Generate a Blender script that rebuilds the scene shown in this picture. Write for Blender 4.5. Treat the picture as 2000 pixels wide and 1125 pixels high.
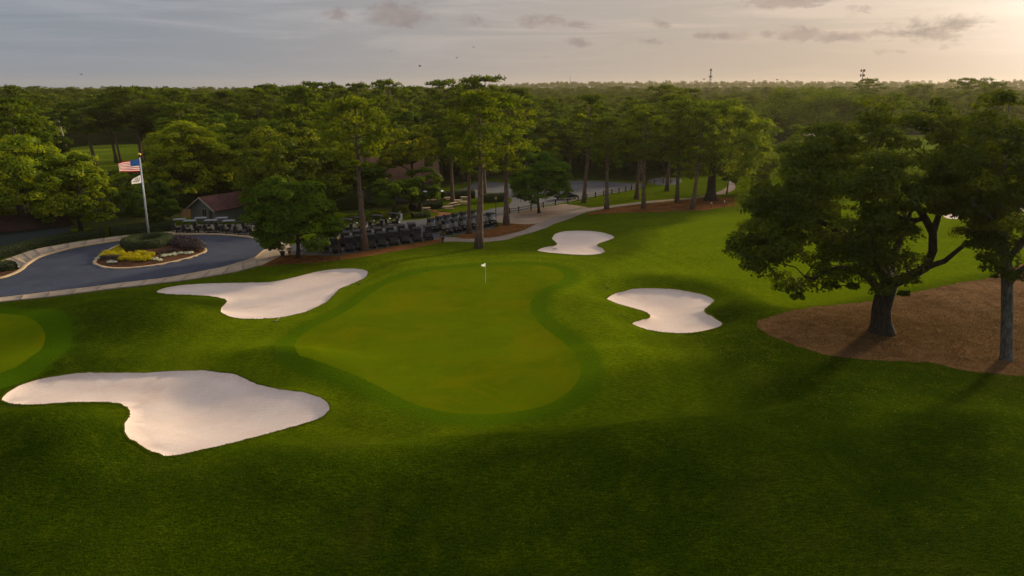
import bpy, math, random
import numpy as np
from mathutils import Vector, Matrix
from mathutils.geometry import delaunay_2d_cdt

R = math.radians
sc = bpy.context.scene
for o in list(bpy.data.objects):
    bpy.data.objects.remove(o)
col = sc.collection

# ------------------------------------------------------------------ camera
CAM_H, PITCH, F = 20.5, R(14.4), 1520.0
cam = bpy.data.cameras.new('camera')
cam.sensor_width = 36
cam.lens = F / 2000 * 36
cam.clip_start, cam.clip_end = 0.5, 20000
camo = bpy.data.objects.new('camera', cam)
camo.location = (0, 0, CAM_H)
camo.rotation_euler = (math.pi / 2 - PITCH, 0, 0)
col.objects.link(camo)
sc.camera = camo

# ------------------------------------------------------------------ light, sky, exposure
SUN_AZ, SUN_EL = R(44), R(18)          # azimuth to the right of +Y
SUN_DIR = Vector((math.sin(SUN_AZ) * math.cos(SUN_EL), math.cos(SUN_AZ) * math.cos(SUN_EL), math.sin(SUN_EL)))
sun = bpy.data.lights.new('sun', 'SUN')
sun.energy = 5.0
sun.angle = R(6)
sun.color = (1.0, 0.81, 0.52)
suno = bpy.data.objects.new('sun', sun)
suno.rotation_euler = (-SUN_DIR).to_track_quat('-Z', 'Y').to_euler()
col.objects.link(suno)

sc.view_settings.view_transform = 'Standard'
sc.view_settings.look = 'None'
sc.view_settings.gamma = 1
sc.view_settings.exposure = 0.0
sc.view_settings.use_curve_mapping = False
sc.render.engine = 'CYCLES'
sc.cycles.use_denoising = True
sc.cycles.max_bounces = 6
sc.cycles.diffuse_bounces = 2
sc.cycles.glossy_bounces = 2
sc.cycles.transmission_bounces = 4
sc.cycles.volume_bounces = 1
sc.cycles.transparent_max_bounces = 6


class NT:
    """small helper to write node trees"""
    def __init__(s, tree):
        s.t = tree
        s.t.nodes.clear()

    def n(s, typ, **kw):
        nd = s.t.nodes.new(typ)
        for k, v in kw.items():
            if k.startswith('_'):
                setattr(nd, k[1:], v)
        return nd

    def set(s, sock, v):
        if hasattr(v, 'is_output') or isinstance(v, bpy.types.NodeSocket):
            s.t.links.new(v, sock)
        else:
            if sock.type in ('RGBA',) and not hasattr(v, '__len__'):
                v = (v, v, v, 1)
            if sock.type == 'RGBA' and len(v) == 3:
                v = (*v, 1)
            sock.default_value = v

    def math(s, op, a, b=0.0, c=None, clamp=False):
        nd = s.t.nodes.new('ShaderNodeMath')
        nd.operation = op
        nd.use_clamp = clamp
        s.set(nd.inputs[0], a)
        s.set(nd.inputs[1], b)
        if c is not None:
            s.set(nd.inputs[2], c)
        return nd.outputs[0]

    def vmath(s, op, a, b=(0, 0, 0)):
        nd = s.t.nodes.new('ShaderNodeVectorMath')
        nd.operation = op
        s.set(nd.inputs[0], a)
        s.set(nd.inputs[1], b)
        return nd.outputs['Value'] if op in ('DOT_PRODUCT', 'LENGTH') else nd.outputs[0]

    def mix(s, f, a, b, blend='MIX'):
        nd = s.t.nodes.new('ShaderNodeMix')
        nd.data_type = 'RGBA'
        nd.blend_type = blend
        s.set(nd.inputs[0], f)
        s.set(nd.inputs[6], a)
        s.set(nd.inputs[7], b)
        return nd.outputs[2]

    def noise(s, vec, scale, detail=3, rough=0.55, dist=0.0):
        nd = s.t.nodes.new('ShaderNodeTexNoise')
        if vec is not None:
            s.set(nd.inputs['Vector'], vec)
        nd.inputs['Scale'].default_value = scale
        nd.inputs['Detail'].default_value = detail
        nd.inputs['Roughness'].default_value = rough
        nd.inputs['Distortion'].default_value = dist
        return nd.outputs['Fac']

    def ramp(s, f, lo, hi, a=0.0, b=1.0):
        nd = s.t.nodes.new('ShaderNodeMapRange')
        nd.interpolation_type = 'SMOOTHSTEP'
        s.set(nd.inputs[0], f)
        for i, v in zip((1, 2, 3, 4), (lo, hi, a, b)):
            s.set(nd.inputs[i], v)
        return nd.outputs[0]


# sky ---------------------------------------------------------------
world = bpy.data.worlds.new('World')
sc.world = world
world.use_nodes = True
w = NT(world.node_tree)
tc = w.n('ShaderNodeTexCoord')
D = tc.outputs['Generated']
sep = w.n('ShaderNodeSeparateXYZ')
w.set(sep.inputs[0], D)
sky = w.n('ShaderNodeTexSky', _sky_type='NISHITA', _sun_disc=False)
sky.sun_elevation = SUN_EL
sky.sun_rotation = SUN_AZ
sky.altitude = 20
sky.dust_density = 3.0
sky.air_density = 1.2
nish = w.mix(1.0, sky.outputs[0], 0.085, 'MULTIPLY')
el = w.math('ARCSINE', sep.outputs[2])                    # elevation, radians
az = w.math('ARCTAN2', sep.outputs[0], sep.outputs[1])    # azimuth, radians
sd = w.vmath('DOT_PRODUCT', D, tuple(SUN_DIR))
ang = w.math('ARCCOSINE', w.math('MINIMUM', w.math('MAXIMUM', sd, -1.0), 1.0))
# thin cloud veil over the whole sky: cool away from the sun, warm round it
warm = w.ramp(ang, 1.30, 0.20)
veil = w.mix(warm, (0.258, 0.292, 0.345), (0.51, 0.445, 0.40))
low = w.ramp(el, 0.26, 0.0)
veil = w.mix(w.math('MULTIPLY', low, w.math('MULTIPLY', warm, 0.8)), veil, (0.43, 0.345, 0.285))
high = w.ramp(el, 0.13, 0.9)      # a thin overcast brightens evenly towards the zenith
veil = w.mix(high, veil, w.mix(warm, (0.56, 0.575, 0.60), (0.95, 0.85, 0.76)))
st = w.n('ShaderNodeCombineXYZ')
w.set(st.inputs[0], az)
w.set(st.inputs[1], w.math('MULTIPLY', el, 11.0))
streak = w.noise(st.outputs[0], 3.4, 7, 0.62, 0.8)
veil = w.mix(w.math('MULTIPLY', w.ramp(streak, 0.42, 0.68, 0.0, 0.75), w.ramp(el, 0.015, 0.07, .25, 1.0)), veil, w.mix(1.0, veil, (1.38, 1.30, 1.25), 'MULTIPLY'))
sk = w.mix(0.92, nish, veil)
# glow of the sun behind the veil
g1 = w.math('POWER', 2.718, w.math('MULTIPLY', w.math('POWER', w.math('DIVIDE', ang, 0.30), 2.0), -1.0))
g2 = w.math('POWER', 2.718, w.math('MULTIPLY', w.math('POWER', w.math('DIVIDE', ang, 0.42), 2.0), -1.0))
glow = w.mix(1.0, w.mix(g1, (0, 0, 0), (0.42, 0.40, 0.37)), w.mix(g2, (0, 0, 0), (0.05, 0.05, 0.045)), 'ADD')
gap = Vector((math.sin(R(36)) * math.cos(R(5.5)), math.cos(R(36)) * math.cos(R(5.5)), math.sin(R(5.5))))     # bright thin place in the veil below the sun
ga = w.math('ARCCOSINE', w.math('MINIMUM', w.vmath('DOT_PRODUCT', D, tuple(gap)), 1.0))
g3 = w.math('POWER', 2.718, w.math('MULTIPLY', w.math('POWER', w.math('DIVIDE', ga, 0.11), 2.0), -1.0))
sk = w.mix(1.0, sk, w.mix(g3, (0, 0, 0), (0.27, 0.26, 0.25)), 'ADD')
sk = w.mix(1.0, sk, glow, 'ADD')
# small low clouds: px centre x, y, half width, half height, strength
CL = [(775, 25, 66, 26, 1.0), (655, 22, 30, 14, .75), (1060, 38, 50, 13, .95), (1128, 46, 40, 10, .8), (1290, 46, 26, 9, .75), (1132, 82, 34, 11, .75),
      (1275, 80, 40, 8, .7), (1410, 68, 62, 9, .85), (1495, 65, 18, 9, .8), (1560, 63, 50, 14, .95), (1645, 68, 48, 11, .85),
      (1830, 50, 85, 22, .8), (1750, 62, 45, 9, .8), (1530, 2, 90, 11, .95), (1680, 12, 34, 9, .6), (930, 36, 40, 20, .55), (500, 113, 22, 6, .35),
      (535, 20, 12, 8, .4), (1750, 100, 40, 6, .5), (1845, 92, 14, 7, .5), (1075, 110, 26, 6, .35)]


def pxdir(px, py):
    x, u = (px - 1000) / F, (562.5 - py) / F
    return Vector((x, math.cos(PITCH) + u * math.sin(PITCH), -math.sin(PITCH) + u * math.cos(PITCH))).normalized()


tot = None
for (cx, cy, hw, hh, s) in CL:
    d = pxdir(cx, cy)
    a0, e0 = math.atan2(d.x, d.y), math.asin(d.z)
    dx = w.math('POWER', w.math('MULTIPLY', w.math('SUBTRACT', az, a0), F / hw / 1.0), 2.0)
    dy = w.math('SUBTRACT', el, e0 - 0.2 * hh / F)
    dy = w.math('POWER', w.math('MULTIPLY', dy, F / hh), 2.0)
    gss = w.math('MULTIPLY', w.math('POWER', 2.718, w.math('MULTIPLY', w.math('ADD', dx, dy), -0.8)), s)
    tot = gss if tot is None else w.math('MAXIMUM', tot, gss)
cst = w.n('ShaderNodeCombineXYZ')
w.set(cst.inputs[0], az)
w.set(cst.inputs[1], w.math('MULTIPLY', el, 1.9))
cn = w.noise(cst.outputs[0], 42, 7, 0.62, 0.35)
cn2 = w.noise(cst.outputs[0], 9, 6, 0.6, 0.3)
dens = w.ramp(w.math('ADD', tot, w.math('MULTIPLY', w.math('SUBTRACT', cn, 0.5), 1.75)), 0.30, 0.95)
# scattered cumulus of the same kind over the rest of the sky
rest = w.math('MULTIPLY', w.ramp(cn2, 0.60, 0.74), w.ramp(el, 0.13, 0.22))
dens = w.math('MAXIMUM', dens, w.math('MULTIPLY', rest, 0.7))
ccol = w.mix(warm, (0.225, 0.21, 0.222), (0.39, 0.31, 0.262))
cshade = w.ramp(w.noise(cst.outputs[0], 30, 4, 0.5), 0.35, 0.7)
ccol = w.mix(w.math('MULTIPLY', cshade, 0.45), ccol, w.mix(1.0, ccol, (1.7, 1.55, 1.45), 'MULTIPLY'))
sk = w.mix(w.math('MULTIPLY', dens, 0.85), sk, ccol)
bg = w.n('ShaderNodeBackground')
w.set(bg.inputs[0], sk)
bg.inputs[1].default_value = 1.0
wo = w.n('ShaderNodeOutputWorld')
w.t.links.new(bg.outputs[0], wo.inputs[0])

# ------------------------------------------------------------------ helpers


def tag(o, label=None, cat=None, group=None, kind=None):
    if label: o['label'] = label
    if cat: o['category'] = cat
    if group: o['group'] = group
    if kind: o['kind'] = kind
    return o


def link(name, mesh, parent=None, loc=(0, 0, 0), rz=0.0):
    o = bpy.data.objects.new(name, mesh)
    col.objects.link(o)
    if parent is not None:
        o.parent = parent
    o.location = loc
    if rz: o.rotation_euler = (0, 0, rz)
    return o


def empty(name, loc, rz=0.0):
    o = bpy.data.objects.new(name, None)
    o.empty_display_size = 0.3
    col.objects.link(o)
    o.location = loc
    o.rotation_euler = (0, 0, rz)
    return o


def np_mesh(name, V, Fc, mats, midx=None, smooth=False, tone=None):
    """V (n,3); Fc list of face arrays (m,k)."""
    me = bpy.data.meshes.new(name)
    if not isinstance(Fc, list):
        Fc = [Fc]
    Fc = [np.asarray(f, dtype=np.int32) for f in Fc if len(f)]
    V = np.asarray(V, dtype=np.float32)
    me.vertices.add(len(V))
    me.vertices.foreach_set('co', V.ravel())
    loops = np.concatenate([f.ravel() for f in Fc])
    sizes = np.concatenate([np.full(len(f), f.shape[1], dtype=np.int32) for f in Fc])
    starts = np.concatenate([[0], np.cumsum(sizes)[:-1]]).astype(np.int32)
    me.loops.add(len(loops))
    me.loops.foreach_set('vertex_index', loops)
    me.polygons.add(len(sizes))
    me.polygons.foreach_set('loop_start', starts)
    me.polygons.foreach_set('loop_total', sizes)
    for m in (mats if isinstance(mats, (list, tuple)) else [mats]):
        me.materials.append(m)
    if midx is not None:
        me.polygons.foreach_set('material_index', np.asarray(midx, dtype=np.int32))
    if smooth:
        me.polygons.foreach_set('use_smooth', np.ones(len(sizes), dtype=bool))
    if tone is not None:
        at = me.attributes.new('tone', 'FLOAT', 'FACE')
        at.data.foreach_set('value', np.asarray(tone, dtype=np.float32))
    me.update(calc_edges=True)
    return me


class MB:
    """collects simple solids into one mesh"""
    def __init__(s):
        s.v, s.f, s.m = [], [], []

    def add(s, vs, fs, m=0):
        b = len(s.v)
        s.v += [tuple(v) for v in vs]
        for f in fs:
            s.f.append([i + b for i in f])
            s.m.append(m)
        return s

    def box(s, c, d, m=0, rot=None, taper=1.0):
        x, y, z = (k / 2 for k in d)
        vs = [Vector((sx * x * (taper if sz > 0 else 1), sy * y * (taper if sz > 0 else 1), sz * z)) for sz in (-1, 1) for sy in (-1, 1) for sx in (-1, 1)]
        if rot is not None:
            vs = [rot @ v for v in vs]
        vs = [v + Vector(c) for v in vs]
        return s.add(vs, [(0, 2, 3, 1), (4, 5, 7, 6), (0, 1, 5, 4), (2, 6, 7, 3), (1, 3, 7, 5), (0, 4, 6, 2)], m)

    def tube(s, pts, rad, n=8, m=0, cap=True):
        pts = [Vector(p) for p in pts]
        if not hasattr(rad, '__len__'): rad = [rad] * len(pts)
        t0 = (pts[1] - pts[0]).normalized()
        u = t0.orthogonal().normalized()
        b = len(s.v)
        for i, p in enumerate(pts):
            t = (pts[min(i + 1, len(pts) - 1)] - pts[max(i - 1, 0)]).normalized()
            u = (u - t * u.dot(t)).normalized()
            vv = t.cross(u)
            for k in range(n):
                a = 2 * math.pi * k / n
                s.v.append(tuple(p + (u * math.cos(a) + vv * math.sin(a)) * rad[i]))
        for i in range(len(pts) - 1):
            for k in range(n):
                k2 = (k + 1) % n
                s.f.append([b + i * n + k, b + i * n + k2, b + (i + 1) * n + k2, b + (i + 1) * n + k])
                s.m.append(m)
        if cap:
            s.f.append([b + k for k in range(n)][::-1]); s.m.append(m)
            s.f.append([b + (len(pts) - 1) * n + k for k in range(n)]); s.m.append(m)
        return s

    def lathe(s, prof, n=12, m=0, axis='Z', c=(0, 0, 0)):
        b = len(s.v)
        for (r, h) in prof:
            for k in range(n):
                a = 2 * math.pi * k / n
                p = (r * math.cos(a), r * math.sin(a), h)
                if axis == 'X': p = (h, r * math.cos(a), r * math.sin(a))
                s.v.append((p[0] + c[0], p[1] + c[1], p[2] + c[2]))
        for i in range(len(prof) - 1):
            for k in range(n):
                k2 = (k + 1) % n
                s.f.append([b + i * n + k, b + i * n + k2, b + (i + 1) * n + k2, b + (i + 1) * n + k]); s.m.append(m)
        s.f.append([b + k for k in range(n)][::-1]); s.m.append(m)
        s.f.append([b + (len(prof) - 1) * n + k for k in range(n)]); s.m.append(m)
        return s

    def prism(s, prof, x0, x1, m=0):
        """profile in (y,z), extruded along x"""
        n = len(prof)
        b = len(s.v)
        for x in (x0, x1):
            s.v += [(x, y, z) for (y, z) in prof]
        for i in range(n):
            j = (i + 1) % n
            s.f.append([b + i, b + j, b + n + j, b + n + i]); s.m.append(m)
        s.f.append([b + i for i in range(n)][::-1]); s.m.append(m)
        s.f.append([b + n + i for i in range(n)]); s.m.append(m)
        return s

    def mesh(s, name, mats, smooth=False, bevel=0.0):
        me = bpy.data.meshes.new(name)
        me.from_pydata(s.v, [], s.f)
        for m in (mats if isinstance(mats, (list, tuple)) else [mats]):
            me.materials.append(m)
        me.polygons.foreach_set('material_index', s.m)
        if bevel:
            import bmesh
            bm = bmesh.new(); bm.from_mesh(me)
            bmesh.ops.recalc_face_normals(bm, faces=bm.faces)
            bmesh.ops.bevel(bm, geom=list(bm.edges), offset=bevel, segments=1, affect='EDGES', clamp_overlap=True)
            bm.to_mesh(me); bm.free()
        if smooth:
            me.polygons.foreach_set('use_smooth', [True] * len(me.polygons))
        me.update()
        return me

    def build(s, name, mats, parent=None, loc=(0, 0, 0), rz=0.0, **kw):
        return link(name, s.mesh(name, mats, **kw), parent, loc, rz)


# ------------------------------------------------------------------ materials


def material(name, fn, rough=0.8, spec=0.25, metallic=0.0):
    m = bpy.data.materials.new(name)
    m.use_nodes = True
    t = NT(m.node_tree)
    p = t.n('ShaderNodeBsdfPrincipled')
    p.inputs['Roughness'].default_value = rough
    p.inputs['Specular IOR Level'].default_value = spec
    p.inputs['Metallic'].default_value = metallic
    out = t.n('ShaderNodeOutputMaterial')
    t.t.links.new(p.outputs[0], out.inputs[0])
    fn(t, p)
    return m


def plain(name, c, rough=0.6, spec=0.3, metallic=0.0, var=0.25, scale=6.0, emit=0.0):
    def fn(t, p):
        co = t.n('ShaderNodeTexCoord').outputs['Object']
        f = t.noise(co, scale, 4)
        a = tuple(k * (1 - var) for k in c)
        b = tuple(min(1, k * (1 + var)) for k in c)
        t.set(p.inputs['Base Color'], t.mix(f, a, b))
        if emit:
            t.set(p.inputs['Emission Color'], c)
            p.inputs['Emission Strength'].default_value = emit
    return material(name, fn, rough, spec, metallic)


def ground_mat(name, cols, scales, bump=0.3, bscale=9.0, rough=0.95, extra=None, spec=0.0, bdist=0.05, grain=0.38):
    """cols: dark, mid, light"""
    def fn(t, p):
        co = t.n('ShaderNodeTexCoord').outputs['Object']
        n1 = t.noise(co, scales[0], 5, 0.6, 0.4)
        n2 = t.noise(co, scales[1], 5, 0.65)
        n3 = t.noise(co, scales[2], 2, 0.7)
        c = t.mix(t.ramp(n1, 0.36, 0.66), cols[0], cols[1])
        c = t.mix(t.ramp(n2, 0.45, 0.75, 0, 0.75), c, cols[2])
        k = t.ramp(n3, 0.25, 0.75, 1 - grain, 1 + grain)
        c = t.mix(1.0, c, k, 'MULTIPLY')
        if extra: c = extra(t, co, c)
        t.set(p.inputs['Base Color'], c)
        b = t.n('ShaderNodeBump')
        b.inputs['Strength'].default_value = bump
        b.inputs['Distance'].default_value = bdist
        t.set(b.inputs['Height'], t.noise(co, bscale, 4, 0.7))
        t.set(p.inputs['Normal'], b.outputs[0])
    return material(name, fn, rough, spec)


def grass_extra(t, co, c):
    at = t.n('ShaderNodeAttribute', _attribute_name='mow_lit').outputs['Fac']
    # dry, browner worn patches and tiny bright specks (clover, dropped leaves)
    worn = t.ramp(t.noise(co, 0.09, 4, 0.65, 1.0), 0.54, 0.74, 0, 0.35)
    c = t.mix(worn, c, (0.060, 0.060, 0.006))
    c = t.mix(at, c, t.mix(0.6, t.mix(1.0, c, (2.8, 2.6, 1.0), 'MULTIPLY'), (0.100, 0.132, 0.0015)))  # paler short-cut grass, with the sunlit brightness of open turf painted in
    dgr = t.n('ShaderNodeAttribute', _attribute_name='dgreen').outputs['Fac']
    bw = t.math('SINE', t.math('ADD', t.math('MULTIPLY', dgr, 2.3), t.math('MULTIPLY', t.noise(co, 0.12, 3), 3.0)))
    bw = t.math('MULTIPLY', bw, t.ramp(dgr, 24.0, 6.0, 0.0, 0.05))
    c = t.mix(1.0, c, t.math('ADD', 1.0, bw), 'MULTIPLY')
    # mower grain: fine streaks
    mp = t.n('ShaderNodeMapping')
    t.set(mp.inputs[0], co)
    mp.inputs['Rotation'].default_value = (0, 0, 0.5)
    mp.inputs['Scale'].default_value = (1.0, 5.0, 1)
    gr = t.ramp(t.noise(mp.outputs[0], 2.2, 5, 0.7), 0.3, 0.7, 0.60, 1.42)
    c = t.mix(1.0, c, gr, 'MULTIPLY')
    sp = t.math('GREATER_THAN', t.noise(co, 13, 1, 0.5), 0.765)
    c = t.mix(t.math('MULTIPLY', sp, 0.6), c, (0.16, 0.15, 0.03))
    cl_ = t.n('ShaderNodeAttribute', _attribute_name='collar').outputs['Fac']
    cl_ = t.ramp(t.math('ADD', cl_, t.math('MULTIPLY', t.math('SUBTRACT', t.noise(co, 1.2, 4, .7), .5), .5)), 0.12, 0.75)
    return t.mix(t.math('MULTIPLY', cl_, 0.72), c, t.mix(t.noise(co, 5, 4, .7), (0.038, 0.088, 0.001), (0.056, 0.108, 0.001)))


M = {}
M['rough'] = ground_mat('rough_grass', ((0.0195, 0.036, 0.0010), (0.032, 0.052, 0.0010), (0.050, 0.065, 0.0012)), (0.10, 0.55, 11), 1.0, 6.0, extra=grass_extra, bdist=0.14, grain=0.55)


def green_extra(t, co, c):
    wv = t.n('ShaderNodeTexWave', _wave_type='BANDS')
    mp = t.n('ShaderNodeMapping'); t.set(mp.inputs[0], co); mp.inputs['Rotation'].default_value = (0, 0, 0.62)
    t.set(wv.inputs['Vector'], mp.outputs[0]); wv.inputs['Scale'].default_value = 0.30; wv.inputs['Distortion'].default_value = 0.5; wv.inputs['Detail'].default_value = 2
    c = t.mix(t.math('MULTIPLY', wv.outputs['Fac'], 0.07), c, (0.064, 0.090, 0.0006))
    dry = t.ramp(t.noise(co, 0.13, 5, 0.62, 0.8), 0.48, 0.68, 0, 0.75)
    c = t.mix(dry, c, (0.112, 0.112, 0.001))
    mk = t.math('GREATER_THAN', t.noise(co, 4.2, 1, 0.4), 0.745)
    return t.mix(t.math('MULTIPLY', mk, 0.35), c, (0.045, 0.066, 0.0008))


M['green'] = ground_mat('putting_turf', ((0.068, 0.098, 0.0006), (0.082, 0.113, 0.0006), (0.098, 0.116, 0.0008)), (0.16, 0.8, 22), 0.12, 20, grain=0.20, extra=green_extra)
M['collar'] = M['rough']


def sand_extra(t, co, c):
    wv = t.n('ShaderNodeTexWave', _wave_type='RINGS')
    t.set(wv.inputs['Vector'], co)
    wv.inputs['Scale'].default_value = 0.9
    wv.inputs['Distortion'].default_value = 9.0
    wv.inputs['Detail'].default_value = 3
    wv.inputs['Detail Scale'].default_value = 0.35
    c = t.mix(t.math('MULTIPLY', wv.outputs['Fac'], 0.14), c, (0.43, 0.34, 0.30))
    w2 = t.n('ShaderNodeTexWave', _wave_type='RINGS')
    t.set(w2.inputs['Vector'], co)
    w2.inputs['Scale'].default_value = 2.6
    w2.inputs['Distortion'].default_value = 14.0
    w2.inputs['Detail'].default_value = 2
    w2.inputs['Detail Scale'].default_value = 0.25
    c = t.mix(t.math('MULTIPLY', w2.outputs['Fac'], t.ramp(t.noise(co, 0.3, 2), 0.45, 0.6, 0, 0.16)), c, (0.45, 0.35, 0.31))
    ft = t.math('GREATER_THAN', t.noise(co, 5.5, 2, 0.5), 0.70)
    c = t.mix(t.math('MULTIPLY', ft, 0.18), c, (0.45, 0.34, 0.30))
    st = t.ramp(t.noise(co, 0.20, 4, 0.6, 0.6), 0.52, 0.72, 0, 0.5)
    return t.mix(st, c, (0.47, 0.355, 0.31))


M['sand'] = ground_mat('bunker_sand', ((0.61, 0.50, 0.455), (0.65, 0.54, 0.495), (0.59, 0.475, 0.42)), (0.25, 0.9, 7), 0.05, 2.2, extra=sand_extra, rough=0.9, bdist=0.05, grain=0.06)
for n_ in ('sand',):
    nt = M[n_].node_tree


def tar_extra(t, co, c):
    wv = t.n('ShaderNodeTexVoronoi', _feature='DISTANCE_TO_EDGE')
    nz = t.n('ShaderNodeTexNoise'); t.set(nz.inputs['Vector'], co); nz.inputs['Scale'].default_value = .35; nz.inputs['Detail'].default_value = 5
    t.set(wv.inputs['Vector'], t.vmath('ADD', co, t.vmath('MULTIPLY', nz.outputs['Color'], (5, 5, 0))))
    wv.inputs['Scale'].default_value = 0.11
    ck = t.ramp(wv.outputs['Distance'], 0.002, 0.010, 0.75, 0.0)
    c = t.mix(ck, c, (0.012, 0.013, 0.018))
    st = t.ramp(t.noise(co, 0.33, 5, 0.7, 0.8), 0.5, 0.75, 0, 0.4)
    c = t.mix(st, c, (0.060, 0.064, 0.092))
    return t.mix(t.ramp(t.noise(co, 0.9, 4, 0.7), 0.62, 0.78, 0, .5), c, (0.018, 0.019, 0.027))


M['asphalt'] = ground_mat('driveway_asphalt', ((0.017, 0.023, 0.049), (0.025, 0.032, 0.061), (0.034, 0.042, 0.073)), (0.12, 0.5, 25), 0.15, 30, rough=0.75, spec=0.3, extra=tar_extra)
M['lot'] = ground_mat('worn_asphalt', ((0.046, 0.045, 0.058), (0.060, 0.058, 0.072), (0.085, 0.082, 0.094)), (0.08, 0.4, 20), 0.15, 30, rough=0.8, spec=0.3)
M['concrete'] = ground_mat('walk_concrete', ((0.36, 0.28, 0.215), (0.42, 0.33, 0.255), (0.33, 0.255, 0.195)), (0.25, 0.9, 14), 0.12, 20, rough=0.9)
M['joint'] = plain('walk_joint', (0.07, 0.06, 0.05), 0.95)
M['path'] = ground_mat('path_concrete', ((0.22, 0.175, 0.155), (0.28, 0.225, 0.195), (0.20, 0.155, 0.14)), (0.22, 0.9, 14), 0.12, 20, rough=0.9)
M['plaza'] = ground_mat('plaza_pavers', ((0.30, 0.215, 0.165), (0.36, 0.27, 0.21), (0.27, 0.19, 0.145)), (0.25, 1.1, 8), 0.2, 12, rough=0.9)
M['kerb'] = ground_mat('kerb_concrete', ((0.42, 0.30, 0.19), (0.48, 0.36, 0.235), (0.35, 0.25, 0.155)), (0.5, 1.5, 14), 0.1, 20, rough=0.9)
M['straw'] = ground_mat('pine_straw', ((0.105, 0.042, 0.016), (0.155, 0.065, 0.024), (0.20, 0.095, 0.038)), (0.35, 1.3, 10), 0.8, 8)
M['mulch'] = ground_mat('leaf_mulch', ((0.078, 0.042, 0.020), (0.140, 0.078, 0.038), (0.215, 0.130, 0.066)), (0.28, 1.3, 11), 0.9, 6, bdist=0.08)
M['brickwalk'] = ground_mat('brick_walk', ((0.17, 0.075, 0.045), (0.23, 0.10, 0.06), (0.28, 0.14, 0.09)), (0.4, 2.0, 9), 0.3, 9)
M['floor'] = ground_mat('forest_floor', ((0.018, 0.028, 0.007), (0.035, 0.038, 0.012), (0.050, 0.060, 0.014)), (0.05, 0.3, 2), 0.6, 2)
M['field'] = ground_mat('far_meadow', ((0.085, 0.120, 0.008), (0.110, 0.145, 0.009), (0.130, 0.150, 0.012)), (0.04, 0.2, 2), 0.2, 5)
M['soil'] = ground_mat('bed_soil', ((0.060, 0.030, 0.018), (0.095, 0.046, 0.026), (0.13, 0.066, 0.038)), (0.5, 2, 12), 0.7, 9)


def foliage(name, cols, trans=0.35, gloss=0.05):
    """leaf material: per-tree tint from object random and colour, per-leaf tone, light passing through"""
    m = bpy.data.materials.new(name)
    m.use_nodes = True
    t = NT(m.node_tree)
    oi = t.n('ShaderNodeObjectInfo')
    at = t.n('ShaderNodeAttribute', _attribute_name='tone').outputs['Fac']
    c = t.mix(t.ramp(oi.outputs['Random'], 0.0, 1.0), cols[0], cols[1])
    c = t.mix(t.math('MULTIPLY', at, 0.75), c, cols[2])
    c = t.mix(1.0, c, oi.outputs['Color'], 'MULTIPLY')
    d = t.n('ShaderNodeBsdfDiffuse'); t.set(d.inputs[0], c)
    tr = t.n('ShaderNodeBsdfTranslucent'); t.set(tr.inputs[0], t.mix(1.0, c, (1.55, 1.35, 0.6), 'MULTIPLY'))
    mx = t.n('ShaderNodeMixShader'); mx.inputs[0].default_value = trans
    t.t.links.new(d.outputs[0], mx.inputs[1]); t.t.links.new(tr.outputs[0], mx.inputs[2])
    out = t.n('ShaderNodeOutputMaterial')
    last = mx
    if gloss:
        gl = t.n('ShaderNodeBsdfGlossy'); gl.inputs['Roughness'].default_value = 0.5
        gl.inputs[0].default_value = (0.6, 0.6, 0.5, 1)
        m2 = t.n('ShaderNodeMixShader'); m2.inputs[0].default_value = gloss
        t.t.links.new(mx.outputs[0], m2.inputs[1]); t.t.links.new(gl.outputs[0], m2.inputs[2])
        last = m2
    t.t.links.new(last.outputs[0], out.inputs[0])
    return m


M['leaf'] = foliage('broad_leaves', ((0.046, 0.092, 0.003), (0.084, 0.148, 0.003), (0.235, 0.300, 0.004)), 0.50, 0.015)  # lightest leaf colour raised so random clumps carry painted sunlit highlights
M['oakleaf'] = foliage('oak_leaves', ((0.026, 0.052, 0.003), (0.034, 0.062, 0.003), (0.120, 0.155, 0.004)), 0.44, 0.015)
M['needle'] = foliage('pine_needles', ((0.038, 0.070, 0.003), (0.058, 0.096, 0.0035), (0.180, 0.220, 0.006)), 0.42, 0.01)
M['boxleaf'] = foliage('hedge_leaves', ((0.026, 0.044, 0.005), (0.032, 0.050, 0.005), (0.056, 0.076, 0.008)), 0.2, 0.03)
M['yellow'] = foliage('yellow_blooms', ((0.50, 0.42, 0.012), (0.52, 0.44, 0.012), (0.36, 0.34, 0.02)), 0.25, 0.0)
M['purple'] = foliage('dark_purple_leaves', ((0.024, 0.013, 0.026), (0.030, 0.016, 0.028), (0.050, 0.030, 0.044)), 0.2, 0.05)
M['white'] = foliage('white_blooms', ((0.78, 0.80, 0.78), (0.80, 0.80, 0.78), (0.40, 0.50, 0.32)), 0.2, 0.0)
M['grassblade'] = foliage('grass_blades', ((0.055, 0.095, 0.004), (0.060, 0.105, 0.004), (0.130, 0.140, 0.010)), 0.45, 0.0)
M['litter'] = foliage('dropped_leaves', ((0.13, 0.075, 0.035), (0.14, 0.08, 0.036), (0.30, 0.22, 0.10)), 0.15, 0.0)


def bark(name, a, b, scale=6):
    def fn(t, p):
        co = t.n('ShaderNodeTexCoord').outputs['Object']
        mp = t.n('ShaderNodeMapping'); t.set(mp.inputs[0], co)
        mp.inputs['Scale'].default_value = (1, 1, 0.3)
        f = t.noise(mp.outputs[0], scale, 5, 0.65, 0.5)
        t.set(p.inputs['Base Color'], t.mix(t.ramp(f, 0.35, 0.65), a, b))
        bm = t.n('ShaderNodeBump'); bm.inputs['Strength'].default_value = 0.9; bm.inputs['Distance'].default_value = 0.06
        t.set(bm.inputs['Height'], f); t.set(p.inputs['Normal'], bm.outputs[0])
    return material(name, fn, 0.95, 0.1)


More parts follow.
